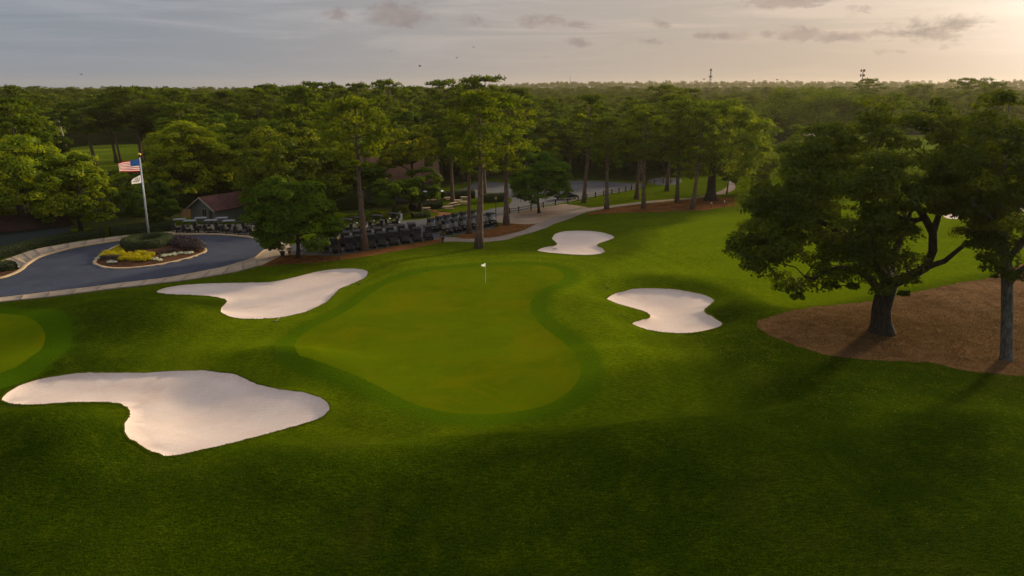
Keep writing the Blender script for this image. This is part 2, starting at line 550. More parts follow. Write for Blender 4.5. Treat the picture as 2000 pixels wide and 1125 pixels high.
M['pinebark'] = bark('pine_bark', (0.075, 0.050, 0.036), (0.185, 0.125, 0.092))
M['oakbark'] = bark('oak_bark', (0.028, 0.022, 0.017), (0.066, 0.052, 0.040))
M['greybark'] = bark('grey_bark', (0.060, 0.056, 0.050), (0.165, 0.155, 0.135))
M['deadwood'] = bark('dead_wood', (0.20, 0.17, 0.13), (0.38, 0.33, 0.26))

M['cartblack'] = plain('cart_body_paint', (0.006, 0.007, 0.011), 0.35, 0.35)
M['cartroof'] = plain('cart_roof_plastic', (0.012, 0.014, 0.019), 0.65, 0.12)
M['cartroofpale'] = plain('pale_cart_roof', (0.20, 0.21, 0.235), 0.5, 0.3)
M['cartseat'] = plain('tan_vinyl', (0.30, 0.24, 0.15), 0.6)
M['tyre'] = plain('rubber', (0.012, 0.012, 0.012), 0.85)
M['rim'] = plain('wheel_cover', (0.34, 0.27, 0.15), 0.5)
M['postmetal'] = plain('cart_post_metal', (0.03, 0.03, 0.034), 0.4, 0.5)
M['lens'] = plain('headlight_lens', (0.55, 0.52, 0.45), 0.2, 0.6)
M['whitepaper'] = plain('white_paper', (0.75, 0.77, 0.80), 0.7)
M['bagcloth'] = plain('basket_black', (0.02, 0.02, 0.025), 0.7)
M['bagtrim'] = plain('basket_rim', (0.22, 0.19, 0.14), 0.6)


def glass_fn(t, p):
    p.inputs['Base Color'].default_value = (0.85, 0.9, 0.92, 1)
    p.inputs['Transmission Weight'].default_value = 0.9
    p.inputs['IOR'].default_value = 1.1


def clear_mat():
    m = bpy.data.materials.new('clear_screen'); m.use_nodes = True
    t = NT(m.node_tree)
    a = t.n('ShaderNodeBsdfTransparent'); b = t.n('ShaderNodeBsdfGlossy'); b.inputs['Roughness'].default_value = .05
    x = t.n('ShaderNodeMixShader'); x.inputs[0].default_value = .07
    o_ = t.n('ShaderNodeOutputMaterial')
    t.t.links.new(a.outputs[0], x.inputs[1]); t.t.links.new(b.outputs[0], x.inputs[2]); t.t.links.new(x.outputs[0], o_.inputs[0])
    return m


M['clear'] = clear_mat()
M['darkglass'] = plain('window_glass', (0.012, 0.014, 0.016), 0.08, 0.6)
M['whitepaint'] = plain('white_paint', (0.78, 0.79, 0.80), 0.45, 0.4, var=0.06)
M['polemetal'] = plain('flagpole_aluminium', (0.62, 0.64, 0.68), 0.38, 0.5, 0.4, var=0.08)
M['gold'] = plain('gold_leaf', (0.75, 0.48, 0.10), 0.3, 0.5, 0.8)


def cloth(name, c):
    m = bpy.data.materials.new(name); m.use_nodes = True
    t = NT(m.node_tree)
    co = t.n('ShaderNodeTexCoord').outputs['Object']
    cc = t.mix(t.noise(co, 9, 3), tuple(k * .93 for k in c), c)
    a = t.n('ShaderNodeBsdfDiffuse'); b = t.n('ShaderNodeBsdfTranslucent'); x = t.n('ShaderNodeMixShader'); x.inputs[0].default_value = .5
    t.set(a.inputs[0], cc); t.set(b.inputs[0], cc)
    o_ = t.n('ShaderNodeOutputMaterial')
    t.t.links.new(a.outputs[0], x.inputs[1]); t.t.links.new(b.outputs[0], x.inputs[2]); t.t.links.new(x.outputs[0], o_.inputs[0])
    return m


M['flagred'] = cloth('flag_red', (0.52, 0.008, 0.022))
M['flagwhite'] = cloth('flag_white', (0.86, 0.84, 0.83))
M['flagblue'] = cloth('flag_blue', (0.015, 0.080, 0.30))
M['siding'] = plain('grey_siding', (0.145, 0.150, 0.125), 0.85, var=0.15)
M['shingle3'] = ground_mat('old_dark_shingles', ((0.030, 0.018, 0.017), (0.042, 0.024, 0.022), (0.055, 0.034, 0.031)), (0.5, 2.5, 7), 0.5, 6)
M['siding2'] = plain('teal_siding', (0.06, 0.075, 0.075), 0.85, var=0.15)
M['trim'] = plain('cream_trim', (0.27, 0.25, 0.19), 0.7)
M['shingle'] = ground_mat('brown_shingles', ((0.085, 0.042, 0.040), (0.115, 0.056, 0.052), (0.15, 0.075, 0.068)), (0.5, 2.5, 7), 0.5, 6)
M['shingle2'] = ground_mat('clubhouse_shingles', ((0.13, 0.075, 0.055), (0.16, 0.09, 0.065), (0.20, 0.12, 0.085)), (0.5, 2.5, 7), 0.5, 6)
M['wood'] = plain('weathered_wood', (0.16, 0.10, 0.06), 0.9)
M['darkwood'] = plain('dark_wood', (0.060, 0.040, 0.028), 0.9)
M['tabletop'] = plain('pale_table_wood', (0.42, 0.30, 0.21), 0.8)
M['orangewood'] = plain('orange_wood', (0.42, 0.20, 0.09), 0.8)
M['lampglass'] = plain('amber_lamp_glass', (0.75, 0.50, 0.08), 0.3, 0.5)
M['darkmetal'] = plain('dark_metal', (0.035, 0.030, 0.028), 0.5, 0.4)
M['steel'] = plain('tower_steel', (0.20, 0.19, 0.19), 0.6)
M['bird'] = plain('bird_feathers', (0.03, 0.03, 0.035), 0.9)
M['carpaint'] = plain('dark_car_paint', (0.015, 0.018, 0.026), 0.25, 0.5)
M['stripeblue'] = plain('blue_canvas', (0.06, 0.08, 0.20), 0.8)
M['hedgecore'] = plain('hedge_inside', (0.012, 0.020, 0.006), 0.95)
M['terracotta'] = plain('terracotta', (0.20, 0.085, 0.05), 0.85)

# ------------------------------------------------------------------ terrain shape


def P0(px, py, z=0.0):
    d = pxdir(px, py)
    t = (z - CAM_H) / d.z
    return (d.x * t, d.y * t)


def sstep(a, b, x):
    t = np.clip((x - a) / (b - a), 0, 1)
    return t * t * (3 - 2 * t)


MOUNDS = []   # cx, cy, amp, rx, ry, rot


def mound(px, py, amp, rx, ry, rot=0.0):
    x, y = P0(px, py)
    MOUNDS.append((x, y, amp, rx, ry, rot))


mound(262, 624, 2.1, 8.5, 4.6, 0.1)       # mound before the far left bunker
mound(110, 850, 1.5, 6.5, 3.2, 0.0)        # tongue of the near left bunker
mound(640, 760, 0.6, 7, 4, -0.3)           # bank between near bunker and green
mound(470, 712, 0.5, 9, 2.6, 0)
mound(330, 690, -0.4, 10, 3.5, 0)
mound(1180, 600, 0.75, 3.6, 6.5, 0.15)      # ridge beside the right bunker
mound(1210, 730, 0.7, 6.5, 4.5, 0.2)
mound(1300, 548, 0.6, 9, 3.5, 0)           # far lip of the right bunker
mound(1440, 600, 0.7, 3.2, 3.6, 0)
mound(1360, 690, -0.5, 7, 4.5, 0.2)
mound(1140, 446, 0.5, 8, 5, 0)
mound(1040, 470, 0.5, 5, 5, 0)
mound(760, 520, 0.45, 9, 6, 0)
mound(610, 640, 0.4, 5, 7, 0.6)
mound(1550, 900, 0.6, 5, 4, 0.4)
mound(1800, 860, 0.5, 5.5, 3.0, -0.2)
mound(1330, 880, 0.55, 7, 3.5, 0.35)
mound(860, 900, 0.3, 9, 2.5, 0.1)
mound(1660, 640, 0.45, 9, 6, 0.2)          # bed under the big oak
mound(545, 705, 0.9, 6.0, 2.4, -0.35)      # far lip of the near bunker
mound(395, 655, -0.7, 9, 3.2, 0.1)
mound(170, 700, 0.5, 6, 2.2, 0)
mound(1165, 655, 0.7, 3.2, 5.5, 0.1)
mound(1085, 575, 0.5, 2.2, 5.0, 0.0)
mound(1240, 700, 0.6, 6, 2.0, 0.15)
mound(1300, 790, -0.7, 9, 3.0, 0.3)
mound(1260, 860, 0.7, 7, 2.4, 0.35)
mound(1480, 760, -0.6, 6, 3.5, 0)
mound(1640, 800, 0.5, 4, 2.2, -.2)
mound(1900, 830, 0.8, 4, 2.4, 0.1)
mound(1760, 930, -0.5, 5, 2.4, 0)
mound(950, 870, 0.5, 8, 1.8, 0.1)
mound(720, 850, -0.5, 6, 2.4, -.2)
mound(560, 940, 0.5, 6, 2.4, .2)
mound(250, 960, -0.5, 6, 2.4, 0)
mound(480, 670, 0.3, 5, 2.0, 0)


BOWL = None      # grid of the hollows round the bunkers, filled below


def h0(x, y):
    z = h_base(x, y)
    if BOWL is None: return z
    gx0, gy0, gs, G = BOWL
    x = np.asarray(x, float); y = np.asarray(y, float)
    fx = np.clip((x - gx0) / gs, 0, G.shape[0] - 1.001); fy = np.clip((y - gy0) / gs, 0, G.shape[1] - 1.001)
    i, j = fx.astype(int), fy.astype(int)
    u, v = fx - i, fy - j
    return z - (G[i, j] * (1 - u) * (1 - v) + G[i + 1, j] * u * (1 - v) + G[i, j + 1] * (1 - u) * v + G[i + 1, j + 1] * u * v)


def h_base(x, y):
    x = np.asarray(x, float); y = np.asarray(y, float)
    z = np.zeros_like(x)
    for (cx, cy, a, rx, ry, rot) in MOUNDS:
        dx, dy = x - cx, y - cy
        c, s = math.cos(rot), math.sin(rot)
        u, v = (dx * c + dy * s) / rx, (-dx * s + dy * c) / ry
        z = z + a * np.exp(-(u * u + v * v))
    # plateau drops towards the viewer, made steeper to darken the foreground
    edge = 42.6 - 0.06 * x - 0.16 * np.clip(x, 0, 14) + 1.6 * np.sin(x * 0.13 + 0.5)
    z = z - 4.5 * sstep(0, 24, edge - y)
    # lie of the fairway
    fair = sstep(60, 110, y) * sstep(0, 30, x) * sstep(220, 150, y)
    z = z + fair * 0.35 * np.sin(x * 0.07 + 1) * np.cos(y * 0.06)
    z = z + 0.10 * np.sin(x * 0.31 + 0.7) * np.sin(y * 0.27) * sstep(90, 70, y)
    # far rise on the horizon
    d = np.hypot(x, y)
    z = z + 19.0 * sstep(1300, 2600, d) * sstep(-0.10, 0.06, np.arctan2(x, y)) + 4.0 * sstep(1500, 2600, d)
    return z


def H(x, y):
    return float(h0(np.array([x]), np.array([y]))[0])


def P(px, py, up=0.0):
    z = 0.0
    x, y = P0(px, py, 0)
    for _ in range(12):
        z = 0.5 * z + 0.5 * H(x, y)
        x, y = P0(px, py, z)
    return Vector((x, y, H(x, y) + up))


def resample(pts, step, closed=True):
    """Catmull-Rom through pts then even spacing; pts (n,2)"""
    pts = np.asarray(pts, float)
    n = len(pts)
    out = []
    rng_ = range(n) if closed else range(n - 1)
    for i in rng_:
        if closed:
            p0, p1, p2, p3 = pts[(i - 1) % n], pts[i], pts[(i + 1) % n], pts[(i + 2) % n]
        else:
            p0, p1, p2, p3 = pts[max(i - 1, 0)], pts[i], pts[i + 1], pts[min(i + 2, n - 1)]
        for k in range(8):
            t = k / 8
            out.append(0.5 * ((2 * p1) + (-p0 + p2) * t + (2 * p0 - 5 * p1 + 4 * p2 - p3) * t * t + (-p0 + 3 * p1 - 3 * p2 + p3) * t ** 3))
    if not closed: out.append(pts[-1])
    out = np.array(out)
    q = np.vstack([out, out[:1]]) if closed else out
    L = np.concatenate([[0], np.cumsum(np.hypot(*np.diff(q, axis=0).T))])
    m = max(4, int(round(L[-1] / step)))
    s = np.linspace(0, L[-1], m + 1)
    if closed: s = s[:-1]
    return np.stack([np.interp(s, L, q[:, 0]), np.interp(s, L, q[:, 1])], 1)


def world_poly(px, step=None, closed=True, smooth=True):
    w_ = np.array([P(a, b)[:2] for a, b in px])
    if step and smooth: w_ = resample(w_, step, closed)
    return w_


def ccw(p):
    a = 0.5 * np.sum(p[:, 0] * np.roll(p[:, 1], -1) - np.roll(p[:, 0], -1) * p[:, 1])
    return p if a > 0 else p[::-1]


def offset(p, d):
    """d>0 outward for a ccw polygon"""
    p = ccw(p)
    t = np.roll(p, -1, 0) - np.roll(p, 1, 0)
    t /= np.linalg.norm(t, axis=1)[:, None] + 1e-9
    nrm = np.stack([t[:, 1], -t[:, 0]], 1)
    return p + nrm * d


def inside(p, poly):
    x, y = p[:, 0], p[:, 1]
    r = np.zeros(len(p), bool)
    n = len(poly)
    for i in range(n):
        x1, y1 = poly[i]; x2, y2 = poly[(i + 1) % n]
        c = ((y1 > y) != (y2 > y))
        with np.errstate(divide='ignore', invalid='ignore'):
            r ^= c & (x < (x2 - x1) * (y - y1) / (y2 - y1 + 1e-12) + x1)
    return r


def edge_dist(p, poly):
    a = poly; b = np.roll(poly, -1, 0)
    d = np.full(len(p), 1e9)
    for i in range(len(a)):
        ab = b[i] - a[i]
        t = np.clip(((p - a[i]) @ ab) / (ab @ ab + 1e-12), 0, 1)
        q = a[i] + t[:, None] * ab
        d = np.minimum(d, np.hypot(*(p - q).T))
    return d


# ------------------------------------------------------------------ outlines (traced on the ground)
GREEN = [(574, 676), (585, 658), (610, 640), (650, 622), (690, 600), (715, 580), (750, 558), (790, 542), (840, 530), (900, 523), (960, 519), (1020, 517), (1060, 519), (1090, 526), (1101, 537), (1092, 550), (1065, 563), (1045, 578), (1035, 597), (1045, 622), (1075, 650), (1105, 672), (1128, 700), (1135, 725), (1125, 750), (1098, 775), (1060, 793), (1010, 804), (950, 809), (900, 808), (850, 800), (800, 785), (750, 760), (700, 735), (650, 716), (605, 700), (580, 688)]
GREEN2 = [(-10, 611), (40, 616), (70, 628), (85, 645), (88, 665), (70, 690), (40, 712), (0, 728), (-80, 745), (-220, 740), (-280, 680), (-200, 625), (-90, 608)]
B1 = [(5, 783.6), (12, 773), (40, 755), (79, 743), (130, 734.6), (166, 730.6), (237, 731), (285, 730.6), (336, 727.4), (387, 726), (427, 729), (463, 736), (494, 749), (526, 759), (565, 766), (605, 772), (633, 784), (644, 797), (637, 810), (613, 824), (554, 841), (494, 858), (435, 872), (380, 885), (332, 893.5), (304, 887.6), (277, 874), (253, 858), (243, 844), (245, 828), (255, 812), (251, 800), (233, 791), (198, 788), (138, 788), (79, 792), (32, 792)]
B2 = [(306, 572), (316, 566), (340, 560.5), (376, 557), (424, 554.7), (472, 554), (520, 553), (544, 550), (580, 542), (616, 533), (652, 527.6), (688, 526), (712, 529), (719, 536), (709.6, 545.6), (688, 556), (664, 566), (652, 577), (637.6, 591), (616, 603), (587, 614), (556, 620.5), (520, 624), (486, 625), (457.6, 622), (441, 616), (431, 609), (436, 599.6), (443.7, 590), (433.6, 584.5), (409.6, 580), (376, 578), (328, 576)]
B3 = [(1186, 585), (1199.5, 576), (1217.5, 571), (1237, 566), (1270, 565), (1315, 567), (1345, 571.5), (1375, 578), (1394, 588), (1387, 597), (1376.5, 606), (1378, 613.5), (1393, 622), (1411, 634), (1402, 640.5), (1382.5, 646.5), (1360, 651), (1330, 653), (1297, 651), (1267, 646.5), (1243, 639), (1235, 634.5), (1243, 630), (1264, 624.5), (1270, 620), (1268.5, 616), (1258, 610.5), (1234, 603), (1207, 595.5), (1193.5, 590)]
B4 = [(1049, 491), (1054, 487.4), (1072, 483), (1085, 481.4), (1088, 477.6), (1084, 473), (1078, 467), (1083, 459.6), (1093.6, 455), (1108, 452.6), (1138, 452), (1168, 454), (1187, 458), (1199.5, 464), (1192, 469), (1171.6, 476.4), (1166, 481), (1177.6, 487), (1180.6, 492), (1173, 497), (1156, 499), (1132, 499), (1096, 497), (1066, 494)]
B5 = [(1842, 421), (1850, 415), (1870, 413), (1890, 415), (1898, 421), (1886, 427), (1862, 429), (1848, 427)]
B6 = [(1972, 412), (1982, 406), (2010, 404), (2050, 407), (2060, 413), (2030, 417), (1990, 416)]
B7 = [(1568, 262.5), (1580, 260.6), (1600, 260.4), (1622, 261.2), (1628, 263.6), (1610, 266), (1585, 265.6), (1572, 264.6)]
DRIVE = [(-120, 562), (-40, 551), (0, 546), (27, 537), (43, 528), (53, 519), (77, 504), (107, 495), (147, 485), (200, 476), (253, 468), (307, 461.5), (360, 459), (413, 459), (453, 461), (491, 465.5), (507, 470), (517, 476), (521, 482), (520, 487.5), (511, 492.5), (497, 504), (475.6, 511), (440, 521.7), (400, 530), (347, 540), (293, 547.5), (200, 559), (107, 570), (0, 583), (-120, 600)]
WALK_IN = [(-120, 598.5), (0, 582), (107, 569), (200, 558), (293, 546.5), (347, 539), (400, 529), (440, 520.7), (475.6, 510), (497, 503)]
WALK_OUT = [(-120, 608), (0, 590), (107, 578.7), (213, 565), (307, 554), (373, 546), (427, 537), (468, 529.5), (504, 519.6)]
FAR_IN = [(43, 525), (53, 516), (77, 501.5), (107, 492.5), (147, 482.5), (200, 473.5), (253, 466), (307, 460), (344, 457.6)]
FAR_OUT = [(0, 511), (28, 501), (57, 491), (85, 484), (114, 479), (142, 474), (171, 470), (199, 466), (240, 461), (293, 456), (344, 452)]
COURT = [(342, 452), (344, 458), (360, 458), (413, 458), (453, 460), (491, 464.5), (507, 469), (520, 474), (562, 472), (570, 455), (500, 440), (420, 438), (350, 441)]
APRON = [(497, 504), (511, 492.5), (520, 487.5), (521, 482), (519, 475), (560, 474), (566, 480), (568, 497), (548, 500), (538, 505), (525, 511), (504, 520)]
LOT = [(568, 497), (611, 498), (650, 499), (680, 495), (740, 485), (800, 475), (844, 468), (868, 463), (890, 459), (930, 451), (966, 444), (968, 430), (962, 423), (995, 416.5), (1012, 413.5), (1050, 405.5), (1110, 394), (1178, 380), (1238, 370), (1258, 361), (1240, 358.5), (1192, 355), (1132, 353), (1070, 356), (993, 357), (936, 355), (912, 366), (885, 375), (912, 381), (936, 389), (946, 388), (985, 383), (1000, 390), (990, 402), (962, 407), (937, 414), (900, 419), (869, 421), (837, 427), (800, 430), (740, 436), (690, 446), (660, 452), (635, 462), (600, 470), (566, 480)]
STRAW_A = [(504, 520.4), (525, 511.5), (548, 500.5), (568, 497.6), (611, 498.6), (650, 499.8), (680, 496), (740, 486), (800, 476), (844, 469), (866, 464), (864, 472), (840, 478), (800, 486), (760, 493), (720, 500), (700, 503), (653, 509), (625, 513), (582, 515), (540, 518)]
PATH = [(844, 468.6), (868, 463.6), (887, 463.4), (906, 466.5), (937, 465.5), (975, 461.5), (1012, 453), (1031, 445.5), (1048, 437), (1090, 418.5), (1132, 407), (1153, 406), (1181, 403), (1226, 397.5), (1262, 393), (1316, 388.5), (1352, 386), (1381, 380), (1397, 376), (1413, 370), (1421, 362), (1421, 350), (1430, 350), (1434, 358), (1435, 369), (1417, 378), (1395, 381), (1352, 388.5), (1325, 390.5), (1262, 397), (1226, 401.5), (1181, 407.6), (1143, 415.5), (1102, 431), (1072, 442.5), (1050, 450.5), (1000, 465), (962, 471), (931, 473), (887, 471.5), (866, 472)]
PLAZA = [(964, 423.5), (995, 417), (1012, 414), (1050, 406.5), (1085, 401), (1105, 398.5), (1151, 405.6), (1132, 406.4), (1090, 418), (1048, 436.4), (1000, 436.4), (985, 435.5), (969, 433)]
STRAW_B = [(889, 462.4), (900, 458), (930, 452), (966, 445), (980, 437.5), (1000, 437), (1046, 437), (1030, 445), (1011, 452.5), (975, 461), (937, 465), (906, 466)]
STRAW_C = [(1144, 418), (1181, 408.6), (1226, 402.4), (1262, 397.9), (1325, 391.3), (1352, 389.5), (1395, 386), (1440, 387), (1440, 401), (1410, 405), (1370, 411), (1330, 412), (1280, 414), (1220, 415.5), (1180, 417), (1155, 419.5)]
MULCH = [(1479, 630.5), (1520, 614), (1592, 599), (1707, 587), (1798, 568), (1880, 551), (1928, 544), (2000, 515), (2150, 500), (2400, 540), (2500, 640), (2300, 720), (2120, 738), (2000, 734.5), (1886, 724), (1822, 709), (1696, 703), (1620, 694), (1569, 679.6), (1530, 665), (1496, 650)]
FAIR = [(1080, 545), (1180, 515), (1240, 492), (1262, 470), (1300, 442), (1360, 424), (1440, 412), (1520, 398), (1700, 392), (1900, 396), (2100, 398), (2200, 430), (2100, 490), (1880, 543), (1700, 580), (1520, 600), (1440, 570), (1330, 545), (1220, 548), (1140, 565)]
ISLAND = [(180.6, 514.8), (187, 507), (200, 496), (225, 482), (258, 474.5), (305, 471), (355, 473), (386, 478.5), (402, 486), (405, 490.6), (398, 496), (375, 504), (341, 512.5), (295, 521), (249, 525.5), (214.5, 525.5), (193, 521.5)]
OVALBED = [(-60, 523), (-5, 514), (18, 515), (33, 520), (37, 527), (20, 536), (-10, 543), (-60, 552)]
PATIO = [(862, 416), (900, 417.6), (937, 412.6), (962, 405.6), (985, 402), (995, 392), (946, 390), (936, 391), (912, 384), (880, 380), (850, 388), (830, 402), (848, 412)]
BRICKW = [(838, 425.5), (858, 419), (846, 413), (833, 404), (842, 402), (858, 413), (884, 417), (868, 420.6)]
FIELD = [(100, 312), (130, 292), (175, 284), (260, 282), (340, 284), (400, 292), (330, 312), (250, 330), (180, 335), (120, 325)]
FARFIELD = [(1490, 292), (1560, 268), (1660, 262), (1800, 264), (2060, 262), (2120, 290), (1980, 300), (1800, 292), (1640, 290), (1560, 300)]
FARLOT = [(1282, 361), (1322, 360), (1330, 350), (1290, 347), (1268, 352)]
FARMULCH = [(1567, 272), (1600, 270.5), (1650, 271), (1650, 277), (1600, 279), (1568, 277)]

zones = []      # name, polygon(world), material key, priority order (first wins)


def zone(name, px, mat, step=1.0, poly=None, **kw):
    zones.append(dict(name=name, poly=ccw(poly if poly is not None else world_poly(px, step)), mat=mat, **kw))


def low_poly(px, drop, st):
    out = []
    for a, b in px:
        z = 0.0
        for _ in range(14):
            x, y = P0(a, b, z)
            z = 0.5 * z + 0.5 * (float(h_base(np.array([x]), np.array([y]))[0]) - drop)
        out.append(P0(a, b, z))
    return ccw(resample(np.array(out), st, True))


BOWLS = ((B1, 0.85, 2.3), (B2, 0.75, 2.6), (B3, 0.80, 2.1), (B4, 0.65, 2.5))
gs = 0.4
gxs, gys = np.arange(-48, 42, gs), np.arange(33, 125, gs)
GX, GY = np.meshgrid(gxs, gys, indexing='ij')
gp_ = np.stack([GX.ravel(), GY.ravel()], 1)
Gz = np.zeros(len(gp_))
for (bb, dr, wd) in BOWLS:
    pl_ = low_poly(bb, dr, 0.8)
    d_ = np.where(inside(gp_, pl_), 0.0, edge_dist(gp_, pl_))
    Gz = np.maximum(Gz, dr * np.exp(-(d_ / wd) ** 2))
BOWL = (gxs[0], gys[0], gs, Gz.reshape(GX.shape))

bunkers = []
for i, (b, st) in enumerate(((B1, 0.45), (B2, 0.6), (B3, 0.5), (B4, 0.7), (B5, 1.2), (B6, 1.5), (B7, 5.0))):
    p = low_poly(b, BOWLS[i][1], st) if i < 4 else ccw(world_poly(b, st))
    rr = np.random.default_rng(50 + i)
    if i < 4:
        p = p + rr.normal(0, 0.035, p.shape)       # ragged turf edge
    bunkers.append(p)
BL = ['kidney shaped sand bunker in front of the green with a long left arm', 'boot shaped sand bunker beside the circular drive', 'hourglass sand bunker to the right of the putting green',
      'small far sand bunker beyond the flagstick near the path', 'distant sand bunker seen through the limbs of the big oak', 'distant sand bunker behind the grey trunk', 'far sand bunker behind the spreading distant oak']
for i, p in enumerate(bunkers):
    zone('sand_bunker', None, 'sand', poly=p, label=BL[i])
g1 = world_poly(GREEN, 0.8); g2 = world_poly(GREEN2, 0.9)
zone('putting_green', None, 'green', poly=g1, label='smooth pale putting green with the flagstick')
zone('putting_green', None, 'green', poly=g2, label='second putting green at the edge of the drive lawn')
zone('green_collar', None, 'collar', poly=offset(g1, 1.45), label='darker mown collar ring round the putting green')
zone('green_collar', None, 'collar', poly=offset(g2, 1.9), label='collar ring round the second green')
zone('island_bed', ISLAND, 'soil', 0.5, label='mulched planting island inside the circular drive')
zone('driveway', DRIVE, 'asphalt', 1.0, label='circular blue grey asphalt driveway')
for wi, wo, nm_ in ((WALK_IN, WALK_OUT, 'near'), (FAR_IN, FAR_OUT, 'far')):
    a_, b_ = world_poly(wi, 1.0, False), world_poly(wo, 1.0, False)
    zone('walk_bed', None, 'joint', poly=np.vstack([a_, b_[::-1]]), label='dark jointed bed under the %s walk slabs' % nm_)
zone('apron', APRON, 'concrete', 1.0, label='concrete apron joining drive and cart lot')
zone('cart_court', COURT, 'path', 1.2, label='paved court in front of the shed')
zone('parking_lot', LOT, 'lot', 1.3, label='grey asphalt cart lot and road')
zone('plaza', PLAZA, 'plaza', 1.0, label='pale paver plaza beside the rail fence')
zone('pine_straw_bed', STRAW_A, 'straw', 0.9, label='rust pine straw bed along the front row of carts')
zone('pine_straw_bed', STRAW_B, 'straw', 0.9, label='rust pine straw bed between cart lot and path')
zone('pine_straw_bed', STRAW_C, 'straw', 1.2, label='long rust pine straw bed under the row of pines')
zone('cart_path', PATH, 'path', 1.0, label='curving concrete cart path')
zone('mulch_bed', None, 'mulch', poly=offset(world_poly(MULCH, 0.4), 0) + np.random.default_rng(4).normal(0, .07, (len(world_poly(MULCH, 0.4)), 2)), label='brown leaf mulch bed under the big oak')
zone('hedge_bed', OVALBED, 'soil', 0.8, label='bed of the oval hedge')
zone('brick_walk', BRICKW, 'brickwalk', 0.8, label='red brick walk to the patio')
zone('far_lot', FARLOT, 'lot', 2.0, label='strip of far parking seen between the pines')
zone('far_mulch', FARMULCH, 'mulch', 5.0, label='brown bed below the distant oak')
zone('meadow', FIELD, 'field', 3.0, label='sunlit meadow behind the flagpole pines')
zone('far_fairway', FARFIELD, 'field', 5.0, label='distant fairway below the hazy oaks')
FAIRW = ccw(world_poly(FAIR, 2.0))
MEADOWS = [ccw(world_poly(FIELD, 3.0)), ccw(world_poly(FARFIELD, 5.0))]

# ground points: denser near the viewer
rng = np.random.default_rng(3)
pts = []
r = 16.0
AZL = R(44)
while r < 9000:
    s = max(0.85, r * 0.0165) if r < 260 else r * 0.05
    n = max(8, int(2 * AZL * r / s))
    a = np.linspace(-AZL, AZL, n) + rng.uniform(-.3, .3, n) * (2 * AZL / n)
    rr = r + rng.uniform(-.3, .3, n) * s
    pts.append(np.stack([np.sin(a) * rr, np.cos(a) * rr], 1))
    r += s * 0.9
for r in (6, 16, 35, 70, 130, 250, 500, 1000, 2200, 4500, 9000):
    n = 26
    a = np.linspace(AZL + 0.12, 2 * math.pi - AZL - 0.12, n)
    pts.append(np.stack([np.sin(a) * r, np.cos(a) * r], 1))
pts.append(np.array([[0.0, 0.0]]))
pts = np.concatenate(pts)
loops = []
for z in zones:
    loops.append(z['poly'])
extra_loops = [offset(b, -0.14) for b in bunkers[:6]]
allpolys = loops + extra_loops
# keep free points off the outlines so that no slivers form
near = np.zeros(len(pts), bool)
for p in allpolys:
    c = p.mean(0); rad = np.max(np.hypot(*(p - c).T)) + 2
    sel = np.where(np.hypot(*(pts - c).T) < rad)[0]
    if len(sel):
        near[sel[edge_dist(pts[sel], p) < 0.28]] = True
pts = pts[~near]
V2 = [Vector(map(float, p)) for p in pts]
edges = []
for p in allpolys:
    b = len(V2)
    V2 += [Vector(map(float, q)) for q in p]
    n = len(p)
    edges += [(b + k, b + (k + 1) % n) for k in range(n)]
ov, oe, of, *_ = delaunay_2d_cdt(V2, edges, [], 0, 1e-5)
V = np.array([(v.x, v.y) for v in ov])
T = np.array([f for f in of if len(f) == 3], dtype=np.int32)
Z = h0(V[:, 0], V[:, 1])
for i, b in enumerate(bunkers):
    c = b.mean(0); rad = np.max(np.hypot(*(b - c).T)) + 1
    sel = np.where(np.hypot(*(V - c).T) < rad)[0]
    q = V[sel]
    d = edge_dist(q, b)
    ins = inside(q, b) & (d > 0.03)
    dep = np.where(ins, 0.10 * np.clip(d / 0.13, 0, 1) + 0.28 * sstep(0.1, 4.0, d), 0)
    lip = np.where(~ins, 0.10 * np.exp(-(d / 0.5) ** 2), 0.0)
    Z[sel] += (lip - dep) if i < 6 else -dep * 0
isl = zones[[z['name'] for z in zones].index('island_bed')]['poly']
sel = inside(V, isl)
Z[sel] += 0.12 + 0.35 * sstep(0, 4.5, edge_dist(V[sel], isl))
for z in zones:
    if z['name'] == 'walk_bed':
        sel = inside(V, z['poly']) | (edge_dist(V, z['poly']) < .02)
        Z[sel] -= 0.07
cen = V[T].mean(1)
zid = np.full(len(T), -1)
for k in range(len(zones) - 1, -1, -1):
    zid[inside(cen, zones[k]['poly'])] = k
# forest floor takes over beyond the mown land
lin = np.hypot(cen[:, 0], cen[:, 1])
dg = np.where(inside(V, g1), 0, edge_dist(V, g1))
mow_lit = 0.88 * sstep(17, 4, dg) * sstep(38, 50, V[:, 1])            # shorter grass round the green, its sunlit brightness put into the colour
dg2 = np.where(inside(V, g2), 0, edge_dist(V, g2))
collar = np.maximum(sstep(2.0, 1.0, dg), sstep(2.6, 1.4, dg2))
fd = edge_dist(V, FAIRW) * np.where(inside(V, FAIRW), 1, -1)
mow_lit = np.maximum(mow_lit, sstep(-1.5, 1.5, fd))  # fairway cut, also brightened in colour for the sun on it
mow_lit = np.maximum(mow_lit, 0.45 * sstep(60, 90, V[:, 1]))


